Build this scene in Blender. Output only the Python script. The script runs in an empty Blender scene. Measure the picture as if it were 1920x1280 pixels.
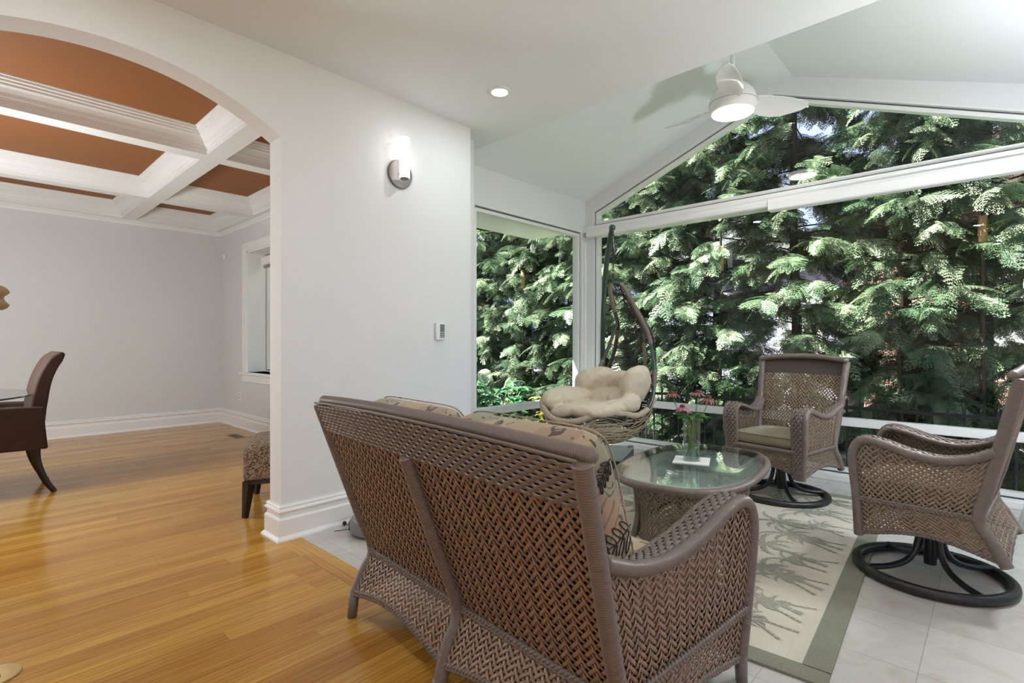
import bpy, math, random
import numpy as np
from mathutils import Vector, Matrix, Euler
rng = np.random.default_rng(7)
random.seed(7)
S = bpy.context.scene
C = S.collection
PI = math.pi

# ------------------------------------------------------------------ camera, world, sun, exposure
cam = bpy.data.cameras.new('camera'); camo = bpy.data.objects.new('camera', cam); C.objects.link(camo)
camo.location = (0, 0, 1.15)
camo.rotation_euler = (PI/2, 0, math.radians(43.0))
cam.sensor_width = 36; cam.lens = 975/1920*36; cam.clip_start = 0.05; cam.clip_end = 300
S.camera = camo
S.view_settings.view_transform = 'Standard'; S.view_settings.look = 'None'
S.view_settings.gamma = 1; S.view_settings.exposure = 0.0; S.view_settings.use_curve_mapping = False
W = bpy.data.worlds.new('world'); S.world = W; W.use_nodes = True
W.node_tree.nodes['Background'].inputs[0].default_value = (0.62, 0.70, 1.0, 1)
W.node_tree.nodes['Background'].inputs[1].default_value = 1.5
sun = bpy.data.lights.new('sun', 'SUN'); sun.energy = 42; sun.angle = math.radians(0.6); sun.color = (1, 0.95, 0.86)
suno = bpy.data.objects.new('sun', sun); C.objects.link(suno)
suno.rotation_euler = Vector((-0.40, -0.42, 0.82)).to_track_quat('Z', 'Y').to_euler()
S.cycles.max_bounces = 10; S.cycles.diffuse_bounces = 5; S.cycles.glossy_bounces = 4
S.cycles.transparent_max_bounces = 16; S.cycles.transmission_bounces = 8
S.cycles.caustics_reflective = False; S.cycles.caustics_refractive = False
S.cycles.sample_clamp_indirect = 6

# ------------------------------------------------------------------ materials
def new_mat(name):
    m = bpy.data.materials.new(name); m.use_nodes = True
    nt = m.node_tree; b = nt.nodes['Principled BSDF']
    return m, nt, b
def N(nt, t, **k):
    n = nt.nodes.new(t)
    for a, v in k.items(): setattr(n, a, v)
    return n
def plain(name, col, rough=0.6, metal=0.0, spec=0.5, noise=0.0, nscale=8, bump=0.0, bscale=60, coat=0.0, sheen=0.0):
    m, nt, b = new_mat(name)
    b.inputs['Base Color'].default_value = (*col, 1); b.inputs['Roughness'].default_value = rough
    b.inputs['Metallic'].default_value = metal; b.inputs['Specular IOR Level'].default_value = spec
    b.inputs['Coat Weight'].default_value = coat; b.inputs['Sheen Weight'].default_value = sheen
    tc = N(nt, 'ShaderNodeTexCoord')
    nz = N(nt, 'ShaderNodeTexNoise'); nz.inputs['Scale'].default_value = nscale; nz.inputs['Detail'].default_value = 4
    nt.links.new(tc.outputs['Object'], nz.inputs['Vector'])
    mx = N(nt, 'ShaderNodeMix', data_type='RGBA')
    k = max(noise, 0.01)
    mx.inputs['A'].default_value = (*[c*(1-k) for c in col], 1); mx.inputs['B'].default_value = (*[min(1, c*(1+k)) for c in col], 1)
    nt.links.new(nz.outputs['Fac'], mx.inputs['Factor']); nt.links.new(mx.outputs['Result'], b.inputs['Base Color'])
    if bump:
        n2 = N(nt, 'ShaderNodeTexNoise'); n2.inputs['Scale'].default_value = bscale; n2.inputs['Detail'].default_value = 3
        nt.links.new(tc.outputs['Object'], n2.inputs['Vector'])
        bp = N(nt, 'ShaderNodeBump'); bp.inputs['Strength'].default_value = bump; bp.inputs['Distance'].default_value = 0.005
        nt.links.new(n2.outputs['Fac'], bp.inputs['Height']); nt.links.new(bp.outputs['Normal'], b.inputs['Normal'])
    return m
def emit(name, col, s):
    m, nt, b = new_mat(name)
    b.inputs['Base Color'].default_value = (*col, 1)
    b.inputs['Emission Color'].default_value = (*col, 1); b.inputs['Emission Strength'].default_value = s
    return m
def thin_glass(name, tint=(1, 1, 1), ior=1.45, rough=0.0, boost=1.0):
    m, nt, b = new_mat(name); nt.nodes.remove(b)
    out = nt.nodes['Material Output']
    f0 = ((ior-1)/(ior+1))**2
    fr = N(nt, 'ShaderNodeLayerWeight'); fr.inputs['Blend'].default_value = 0.5
    pw = N(nt, 'ShaderNodeMath', operation='POWER'); pw.inputs[1].default_value = 5
    mu = N(nt, 'ShaderNodeMath', operation='MULTIPLY_ADD'); mu.inputs[1].default_value = (1-f0)*min(boost, 1.5); mu.inputs[2].default_value = f0*boost; mu.use_clamp = True
    tr = N(nt, 'ShaderNodeBsdfTransparent'); tr.inputs[0].default_value = (*tint, 1)
    gl = N(nt, 'ShaderNodeBsdfGlossy'); gl.inputs['Roughness'].default_value = rough
    mx = N(nt, 'ShaderNodeMixShader')
    nt.links.new(fr.outputs['Facing'], pw.inputs[0]); nt.links.new(pw.outputs[0], mu.inputs[0]); nt.links.new(mu.outputs[0], mx.inputs[0])
    nt.links.new(tr.outputs[0], mx.inputs[1]); nt.links.new(gl.outputs[0], mx.inputs[2]); nt.links.new(mx.outputs[0], out.inputs[0])
    return m
def ramp(nt, stops):
    r = N(nt, 'ShaderNodeValToRGB'); e = r.color_ramp.elements
    while len(e) < len(stops): e.new(0.5)
    for i, (p, c) in enumerate(stops): e[i].position = p; e[i].color = (*c, 1)
    return r
def wood_floor(name, rot=False):
    m, nt, b = new_mat(name)
    tc = N(nt, 'ShaderNodeTexCoord'); sp = N(nt, 'ShaderNodeSeparateXYZ'); cb = N(nt, 'ShaderNodeCombineXYZ')
    nt.links.new(tc.outputs['Object'], sp.inputs[0])
    a, c = ('X', 'Y') if rot else ('Y', 'X')
    nt.links.new(sp.outputs[a], cb.inputs['X']); nt.links.new(sp.outputs[c], cb.inputs['Y'])
    br = N(nt, 'ShaderNodeTexBrick', offset=0.37, offset_frequency=3, squash=1.35, squash_frequency=2)
    br.inputs['Scale'].default_value = 1; br.inputs['Brick Width'].default_value = 1.15; br.inputs['Row Height'].default_value = 0.083
    br.inputs['Mortar Size'].default_value = 0.0009; br.inputs['Mortar Smooth'].default_value = 0.3; br.inputs['Bias'].default_value = 0
    br.inputs['Color1'].default_value = (0.0, 0, 0, 1); br.inputs['Color2'].default_value = (1, 1, 1, 1); br.inputs['Mortar'].default_value = (0.5, 0.5, 0.5, 1)
    nt.links.new(cb.outputs[0], br.inputs['Vector'])
    # grain: noise stretched along the board, shifted per board
    mp = N(nt, 'ShaderNodeMapping'); mp.inputs['Scale'].default_value = (1.3, 26, 1)
    ad = N(nt, 'ShaderNodeVectorMath', operation='ADD'); sc = N(nt, 'ShaderNodeVectorMath', operation='SCALE'); sc.inputs['Scale'].default_value = 7
    nt.links.new(br.outputs['Color'], sc.inputs[0]); nt.links.new(cb.outputs[0], mp.inputs['Vector'])
    nt.links.new(mp.outputs[0], ad.inputs[0]); nt.links.new(sc.outputs[0], ad.inputs[1])
    nz = N(nt, 'ShaderNodeTexNoise'); nz.inputs['Scale'].default_value = 1.5; nz.inputs['Detail'].default_value = 6; nz.inputs['Distortion'].default_value = 1.2
    nt.links.new(ad.outputs[0], nz.inputs['Vector'])
    wv = N(nt, 'ShaderNodeTexWave', wave_type='BANDS', bands_direction='Y'); wv.inputs['Scale'].default_value = 0.55
    wv.inputs['Distortion'].default_value = 9; wv.inputs['Detail'].default_value = 3; wv.inputs['Detail Scale'].default_value = 0.8
    nt.links.new(ad.outputs[0], wv.inputs['Vector'])
    r1 = ramp(nt, [(0.0, (0.48, 0.225, 0.040)), (0.5, (0.56, 0.285, 0.052)), (1.0, (0.64, 0.35, 0.072))])
    nt.links.new(br.outputs['Color'], r1.inputs[0])
    r2 = ramp(nt, [(0.30, (0.72, 0.66, 0.58)), (0.62, (1.0, 1.0, 1.0))])
    nt.links.new(nz.outputs['Fac'], r2.inputs[0])
    r3 = ramp(nt, [(0.0, (0.80, 0.74, 0.66)), (0.35, (1, 1, 1)), (1, (1, 1, 1))])
    nt.links.new(wv.outputs['Fac'], r3.inputs[0])
    m1 = N(nt, 'ShaderNodeMix', data_type='RGBA', blend_type='MULTIPLY'); m1.inputs['Factor'].default_value = 1
    m2 = N(nt, 'ShaderNodeMix', data_type='RGBA', blend_type='MULTIPLY'); m2.inputs['Factor'].default_value = 0.8
    m3 = N(nt, 'ShaderNodeMix', data_type='RGBA', blend_type='MIX'); m3.inputs['B'].default_value = (0.22, 0.11, 0.04, 1)
    nt.links.new(r1.outputs[0], m1.inputs['A']); nt.links.new(r2.outputs[0], m1.inputs['B'])
    nt.links.new(m1.outputs['Result'], m2.inputs['A']); nt.links.new(r3.outputs[0], m2.inputs['B'])
    nt.links.new(m2.outputs['Result'], m3.inputs['A']); nt.links.new(br.outputs['Fac'], m3.inputs['Factor'])
    nt.links.new(m3.outputs['Result'], b.inputs['Base Color'])
    b.inputs['Roughness'].default_value = 0.20; b.inputs['Specular IOR Level'].default_value = 0.28; b.inputs['Coat Weight'].default_value = 0.08; b.inputs['Coat Roughness'].default_value = 0.08
    return m
def tile_floor(name):
    m, nt, b = new_mat(name)
    tc = N(nt, 'ShaderNodeTexCoord'); mp = N(nt, 'ShaderNodeMapping'); mp.inputs['Location'].default_value = (0.2+0.406*10, -2.685+0.406*10, 0)
    nt.links.new(tc.outputs['Object'], mp.inputs['Vector'])
    br = N(nt, 'ShaderNodeTexBrick', offset=0.0, squash=1.0)
    br.inputs['Scale'].default_value = 1; br.inputs['Brick Width'].default_value = 0.406; br.inputs['Row Height'].default_value = 0.406
    br.inputs['Mortar Size'].default_value = 0.0018; br.inputs['Bias'].default_value = 0
    br.inputs['Color1'].default_value = (0.53, 0.52, 0.49, 1); br.inputs['Color2'].default_value = (0.59, 0.58, 0.555, 1); br.inputs['Mortar'].default_value = (0.42, 0.40, 0.37, 1)
    nt.links.new(mp.outputs[0], br.inputs['Vector'])
    nz = N(nt, 'ShaderNodeTexNoise'); nz.inputs['Scale'].default_value = 4; nz.inputs['Detail'].default_value = 8; nz.inputs['Distortion'].default_value = 1.5
    nt.links.new(tc.outputs['Object'], nz.inputs['Vector'])
    r = ramp(nt, [(0.35, (0.90, 0.87, 0.82)), (0.5, (1, 1, 1)), (0.62, (0.94, 0.93, 0.9))])
    nt.links.new(nz.outputs['Fac'], r.inputs[0])
    mx = N(nt, 'ShaderNodeMix', data_type='RGBA', blend_type='MULTIPLY'); mx.inputs['Factor'].default_value = 1
    nt.links.new(br.outputs['Color'], mx.inputs['A']); nt.links.new(r.outputs[0], mx.inputs['B'])
    nt.links.new(mx.outputs['Result'], b.inputs['Base Color'])
    b.inputs['Roughness'].default_value = 0.16; b.inputs['Specular IOR Level'].default_value = 0.6
    return m
def strand_mat(name, base, groove, edge):
    # a flat synthetic wicker strap: grooves run along it (u across the strap)
    m, nt, b = new_mat(name)
    uv = N(nt, 'ShaderNodeUVMap'); sp = N(nt, 'ShaderNodeSeparateXYZ'); nt.links.new(uv.outputs[0], sp.inputs[0])
    r = ramp(nt, [(0.0, edge), (0.16, base), (0.27, base), (0.34, groove), (0.41, base), (0.59, base), (0.66, groove), (0.73, base), (0.84, base), (1.0, edge)])
    nt.links.new(sp.outputs['X'], r.inputs[0])
    nz = N(nt, 'ShaderNodeTexNoise'); nz.inputs['Scale'].default_value = 30
    tc = N(nt, 'ShaderNodeTexCoord'); nt.links.new(tc.outputs['Object'], nz.inputs['Vector'])
    r2 = ramp(nt, [(0.3, (0.8, 0.8, 0.8)), (0.7, (1.1, 1.1, 1.1))]); nt.links.new(nz.outputs['Fac'], r2.inputs[0])
    mx = N(nt, 'ShaderNodeMix', data_type='RGBA', blend_type='MULTIPLY'); mx.inputs['Factor'].default_value = 1
    nt.links.new(r.outputs[0], mx.inputs['A']); nt.links.new(r2.outputs[0], mx.inputs['B']); nt.links.new(mx.outputs['Result'], b.inputs['Base Color'])
    b.inputs['Roughness'].default_value = 0.42
    return m
def fabric_print(name):
    m, nt, b = new_mat(name)
    tc = N(nt, 'ShaderNodeTexCoord')
    vo = N(nt, 'ShaderNodeTexVoronoi', distance='CHEBYCHEV'); vo.inputs['Scale'].default_value = 7; vo.inputs['Randomness'].default_value = 0.9
    nt.links.new(tc.outputs['Object'], vo.inputs['Vector'])
    sp = N(nt, 'ShaderNodeSeparateColor'); nt.links.new(vo.outputs['Color'], sp.inputs[0])
    r = ramp(nt, [(0.0, (0.33, 0.22, 0.14)), (0.25, (0.38, 0.28, 0.18)), (0.45, (0.42, 0.33, 0.225)), (0.62, (0.25, 0.14, 0.095)), (0.72, (0.39, 0.315, 0.21)), (0.9, (0.26, 0.24, 0.16))])
    r.color_ramp.interpolation = 'CONSTANT'
    nt.links.new(sp.outputs[0], r.inputs[0])
    wv = N(nt, 'ShaderNodeTexWave', bands_direction='DIAGONAL'); wv.inputs['Scale'].default_value = 14; wv.inputs['Distortion'].default_value = 3
    nt.links.new(tc.outputs['Object'], wv.inputs['Vector'])
    rw = ramp(nt, [(0.0, (0.55, 0.55, 0.5)), (0.25, (1, 1, 1)), (1, (1, 1, 1))]); nt.links.new(wv.outputs['Fac'], rw.inputs[0])
    g = N(nt, 'ShaderNodeMath', operation='GREATER_THAN'); g.inputs[1].default_value = 0.55; nt.links.new(sp.outputs[1], g.inputs[0])
    mx = N(nt, 'ShaderNodeMix', data_type='RGBA', blend_type='MULTIPLY'); nt.links.new(g.outputs[0], mx.inputs['Factor'])
    nt.links.new(r.outputs[0], mx.inputs['A']); nt.links.new(rw.outputs[0], mx.inputs['B'])
    # dark brush strokes
    nz = N(nt, 'ShaderNodeTexNoise'); nz.inputs['Scale'].default_value = 11; nz.inputs['Detail'].default_value = 1; nz.inputs['Distortion'].default_value = 1.5
    nt.links.new(tc.outputs['Object'], nz.inputs['Vector'])
    rs = ramp(nt, [(0.0, (1, 1, 1)), (0.30, (1, 1, 1)), (0.325, (0.12, 0.11, 0.10)), (0.35, (1, 1, 1)), (0.66, (1, 1, 1)), (0.68, (0.15, 0.15, 0.12)), (0.72, (0.15, 0.15, 0.12)), (0.73, (1, 1, 1))])
    nt.links.new(nz.outputs['Fac'], rs.inputs[0])
    m2 = N(nt, 'ShaderNodeMix', data_type='RGBA', blend_type='MULTIPLY'); m2.inputs['Factor'].default_value = 1
    nt.links.new(mx.outputs['Result'], m2.inputs['A']); nt.links.new(rs.outputs[0], m2.inputs['B']); nt.links.new(m2.outputs['Result'], b.inputs['Base Color'])
    b.inputs['Roughness'].default_value = 0.85; b.inputs['Sheen Weight'].default_value = 0.2
    return m
def leaf_mat(name, dark, light, trans=0.35, nscale=2.2, rough=0.42, spec=0.5):
    m, nt, b = new_mat(name)
    out = nt.nodes['Material Output']
    tc = N(nt, 'ShaderNodeTexCoord')
    nz = N(nt, 'ShaderNodeTexNoise'); nz.inputs['Scale'].default_value = nscale; nz.inputs['Detail'].default_value = 5
    nt.links.new(tc.outputs['Object'], nz.inputs['Vector'])
    r = ramp(nt, [(0.35, dark), (0.68, light)]); nt.links.new(nz.outputs['Fac'], r.inputs[0])
    nt.links.new(r.outputs[0], b.inputs['Base Color']); b.inputs['Roughness'].default_value = rough; b.inputs['Specular IOR Level'].default_value = spec
    tl = N(nt, 'ShaderNodeBsdfTranslucent'); nt.links.new(r.outputs[0], tl.inputs[0])
    mx = N(nt, 'ShaderNodeMixShader'); mx.inputs[0].default_value = trans
    nt.links.new(b.outputs[0], mx.inputs[1]); nt.links.new(tl.outputs[0], mx.inputs[2]); nt.links.new(mx.outputs[0], out.inputs[0])
    return m
def brick_mat(name):
    m, nt, b = new_mat(name)
    tc = N(nt, 'ShaderNodeTexCoord'); sp = N(nt, 'ShaderNodeSeparateXYZ'); cb = N(nt, 'ShaderNodeCombineXYZ')
    nt.links.new(tc.outputs['Object'], sp.inputs[0]); nt.links.new(sp.outputs['X'], cb.inputs['X']); nt.links.new(sp.outputs['Z'], cb.inputs['Y'])
    br = N(nt, 'ShaderNodeTexBrick'); br.inputs['Scale'].default_value = 1; br.inputs['Brick Width'].default_value = 0.21; br.inputs['Row Height'].default_value = 0.075
    br.inputs['Mortar Size'].default_value = 0.006
    br.inputs['Color1'].default_value = (0.24, 0.10, 0.075, 1); br.inputs['Color2'].default_value = (0.34, 0.17, 0.12, 1); br.inputs['Mortar'].default_value = (0.5, 0.47, 0.43, 1)
    nt.links.new(cb.outputs[0], br.inputs['Vector']); nt.links.new(br.outputs['Color'], b.inputs['Base Color']); b.inputs['Roughness'].default_value = 0.85
    return m
def carpet_print(name, c1, c2):
    m, nt, b = new_mat(name)
    tc = N(nt, 'ShaderNodeTexCoord')
    nz = N(nt, 'ShaderNodeTexNoise'); nz.inputs['Scale'].default_value = 5; nz.inputs['Detail'].default_value = 6
    w1 = N(nt, 'ShaderNodeTexNoise'); w1.inputs['Scale'].default_value = 260
    nt.links.new(tc.outputs['Object'], nz.inputs['Vector']); nt.links.new(tc.outputs['Object'], w1.inputs['Vector'])
    r = ramp(nt, [(0.3, c1), (0.7, c2)]); nt.links.new(nz.outputs['Fac'], r.inputs[0])
    r2 = ramp(nt, [(0.3, (0.82, 0.82, 0.82)), (0.7, (1.1, 1.1, 1.1))]); nt.links.new(w1.outputs['Fac'], r2.inputs[0])
    mx = N(nt, 'ShaderNodeMix', data_type='RGBA', blend_type='MULTIPLY'); mx.inputs['Factor'].default_value = 1
    nt.links.new(r.outputs[0], mx.inputs['A']); nt.links.new(r2.outputs[0], mx.inputs['B']); nt.links.new(mx.outputs['Result'], b.inputs['Base Color'])
    b.inputs['Roughness'].default_value = 0.9; b.inputs['Specular IOR Level'].default_value = 0.2
    return m

M = {}
M['wall'] = plain('wall_paint', (0.745, 0.76, 0.765), 0.7, noise=0.015, nscale=2, spec=0.2, bump=0.04, bscale=180)
M['ceil'] = plain('ceiling_paint', (0.79, 0.82, 0.835), 0.75, noise=0.01, spec=0.2)
M['room2'] = plain('dining_wall_paint', (0.68, 0.69, 0.69), 0.7, noise=0.02, nscale=1.5, spec=0.2)
M['trim'] = plain('trim_paint', (0.82, 0.82, 0.815), 0.35, noise=0.01)
M['frame'] = plain('window_frame_vinyl', (0.80, 0.81, 0.80), 0.35, noise=0.01)
M['gasket'] = plain('gasket_grey', (0.10, 0.11, 0.11), 0.6)
M['orange'] = plain('orange_ceiling_paint', (0.28, 0.105, 0.032), 0.6, noise=0.05, nscale=1.2, spec=0.3)
M['wood'] = wood_floor('oak_planks'); M['wood_b'] = wood_floor('oak_border_planks', True)
M['tile'] = tile_floor('cream_marble_tile')
M['glass'] = thin_glass('window_glass', (0.96, 0.99, 0.975), 1.30)
M['strand'] = strand_mat('wicker_strap', (0.205, 0.138, 0.10), (0.47, 0.25, 0.13), (0.045, 0.03, 0.024))
M['strand_g'] = strand_mat('wicker_strap_taupe', (0.20, 0.145, 0.100), (0.36, 0.235, 0.145), (0.06, 0.045, 0.035))
M['wrap'] = plain('wicker_wrap', (0.165, 0.130, 0.112), 0.40, noise=0.18, nscale=40)
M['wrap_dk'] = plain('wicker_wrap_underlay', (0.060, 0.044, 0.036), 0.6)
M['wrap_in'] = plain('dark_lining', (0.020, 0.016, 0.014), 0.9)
M['metal_dk'] = plain('dark_bronze_metal', (0.035, 0.036, 0.036), 0.3, metal=0.5)
M['print'] = fabric_print('leaf_print_fabric')
M['ink'] = plain('black_leaf_ink', (0.02, 0.02, 0.02), 0.9)
M['olive'] = plain('olive_cushion_fabric', (0.235, 0.205, 0.135), 0.85, noise=0.06, nscale=12, bump=0.15, bscale=400, sheen=0.2)
M['olive_pipe'] = plain('olive_piping', (0.16, 0.14, 0.09), 0.8)
M['beige'] = plain('beige_cushion_fabric', (0.58, 0.50, 0.375), 0.85, noise=0.04, nscale=10, bump=0.1, bscale=300, sheen=0.2)
M['rope'] = plain('tan_rope_wrap', (0.42, 0.35, 0.26), 0.7, noise=0.25, nscale=60)
M['rope_dk'] = plain('grey_brown_rope_wrap', (0.17, 0.135, 0.105), 0.7, noise=0.25, nscale=60)
M['net'] = plain('dark_rattan_net', (0.045, 0.038, 0.030), 0.5, noise=0.3, nscale=30)
M['net_lt'] = plain('tan_rattan_net', (0.36, 0.29, 0.20), 0.6, noise=0.4, nscale=25)
M['pole'] = plain('green_grey_pole', (0.045, 0.075, 0.060), 0.3, metal=0.4)
M['white'] = plain('white_plastic', (0.80, 0.80, 0.79), 0.35)
M['fanw'] = plain('fan_gloss_white', (0.82, 0.82, 0.82), 0.15, coat=0.5)
M['grey'] = plain('grey_plastic', (0.20, 0.21, 0.215), 0.35)
M['grey_lt'] = plain('pale_grey_metal', (0.42, 0.46, 0.47), 0.3, metal=0.3)
M['black'] = plain('black_plastic', (0.012, 0.012, 0.013), 0.35)
M['pewter'] = plain('brushed_pewter', (0.22, 0.20, 0.19), 0.35, metal=0.7)
M['brass'] = plain('brass', (0.50, 0.33, 0.11), 0.35, metal=0.4)
M['tabglass'] = thin_glass('green_table_glass', (0.94, 0.985, 0.965), 1.5, boost=3.2)
M['vase'] = thin_glass('clear_vase_glass', (0.93, 0.97, 0.95), 1.45, boost=2.0)
M['water'] = thin_glass('vase_water', (0.90, 0.95, 0.93), 1.33)
M['paper'] = plain('white_napkin', (0.78, 0.77, 0.73), 0.8)
M['stem'] = plain('green_stem', (0.10, 0.20, 0.04), 0.6, noise=0.2)
M['petal'] = plain('dusty_pink_petal', (0.30, 0.10, 0.10), 0.7, noise=0.25, nscale=30)
M['petal2'] = plain('bright_pink_petal', (0.50, 0.11, 0.20), 0.7, noise=0.2, nscale=30)
M['cone'] = plain('dark_flower_cone', (0.09, 0.035, 0.02), 0.8, bump=0.5, bscale=300)
M['leafp'] = leaf_mat('vase_leaf', (0.06, 0.16, 0.03), (0.12, 0.26, 0.06), 0.3)
M['suede'] = plain('brown_suede', (0.052, 0.024, 0.016), 0.75, noise=0.45, nscale=5, sheen=0.08, spec=0.25)
M['darkwood'] = plain('espresso_wood', (0.016, 0.011, 0.009), 0.25, noise=0.2, nscale=20)
M['otto'] = plain('mottled_brown_fabric', (0.24, 0.175, 0.115), 0.9, noise=0.0, bump=0.6, bscale=120)
M['turned'] = plain('pale_turned_wood', (0.42, 0.30, 0.16), 0.4, noise=0.25, nscale=14)
M['rug'] = carpet_print('rug_field', (0.53, 0.495, 0.41), (0.61, 0.575, 0.485))
M['rug_b'] = carpet_print('rug_border', (0.20, 0.205, 0.155), (0.25, 0.255, 0.20))
M['rug_p'] = carpet_print('rug_palm', (0.29, 0.285, 0.225), (0.34, 0.335, 0.27))
M['leaf'] = leaf_mat('arborvitae_leaf', (0.020, 0.060, 0.032), (0.21, 0.31, 0.17), 0.22, 2.0)
M['leaf2'] = leaf_mat('arborvitae_leaf_sunlit', (0.05, 0.095, 0.05), (0.46, 0.52, 0.36), 0.22, 2.5)  # pale tone puts sun highlights into the leaf colour
M['leafb'] = leaf_mat('broad_leaf', (0.025, 0.09, 0.045), (0.07, 0.20, 0.09), 0.3, 3.0)
M['yleaf'] = leaf_mat('yellow_leaf', (0.35, 0.33, 0.04), (0.60, 0.50, 0.08), 0.3, 9.0)
M['hyd'] = leaf_mat('hydrangea_petal', (0.40, 0.52, 0.36), (0.75, 0.80, 0.68), 0.3, 20.0)
M['bark'] = plain('dark_bark', (0.045, 0.032, 0.024), 0.9, noise=0.4, nscale=10, bump=0.6, bscale=30)
M['bare'] = plain('sunlit_bare_wood', (0.46, 0.27, 0.13), 0.7, noise=0.15, nscale=8)  # bare wood with sunlight put into its colour
M['iron'] = plain('black_iron', (0.012, 0.012, 0.012), 0.4)
M['brick'] = brick_mat('red_brick')
M['soil'] = plain('garden_soil', (0.10, 0.085, 0.06), 0.95, noise=0.4, nscale=4)
M['paving'] = plain('pale_paving', (0.22, 0.21, 0.24), 0.9, noise=0.1, nscale=3)
M['siding'] = plain('pale_siding', (0.24, 0.25, 0.33), 0.8, noise=0.03)
M['lamp'] = emit('lamp_diffuser', (1, 0.98, 0.95), 9)
M['sconce_lamp'] = emit('sconce_tube_glow', (1, 0.985, 0.96), 3.2)
M['globe'] = emit('fill_globe_glow', (0.92, 0.97, 1.0), 86)  # glow of the added lamp that fills the vault
M['lcd'] = plain('lcd_green', (0.13, 0.18, 0.15), 0.3)

def otto_pattern():
    m = M['otto']; nt = m.node_tree; b = nt.nodes['Principled BSDF']
    tc = N(nt, 'ShaderNodeTexCoord'); nz = N(nt, 'ShaderNodeTexNoise'); nz.inputs['Scale'].default_value = 75; nz.inputs['Detail'].default_value = 1
    nt.links.new(tc.outputs['Object'], nz.inputs['Vector'])
    r = ramp(nt, [(0.40, (0.36, 0.27, 0.18)), (0.47, (0.07, 0.045, 0.03)), (0.53, (0.07, 0.045, 0.03)), (0.60, (0.36, 0.27, 0.18))])
    nt.links.new(nz.outputs['Fac'], r.inputs[0]); nt.links.new(r.outputs[0], b.inputs['Base Color'])
otto_pattern()

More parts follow.
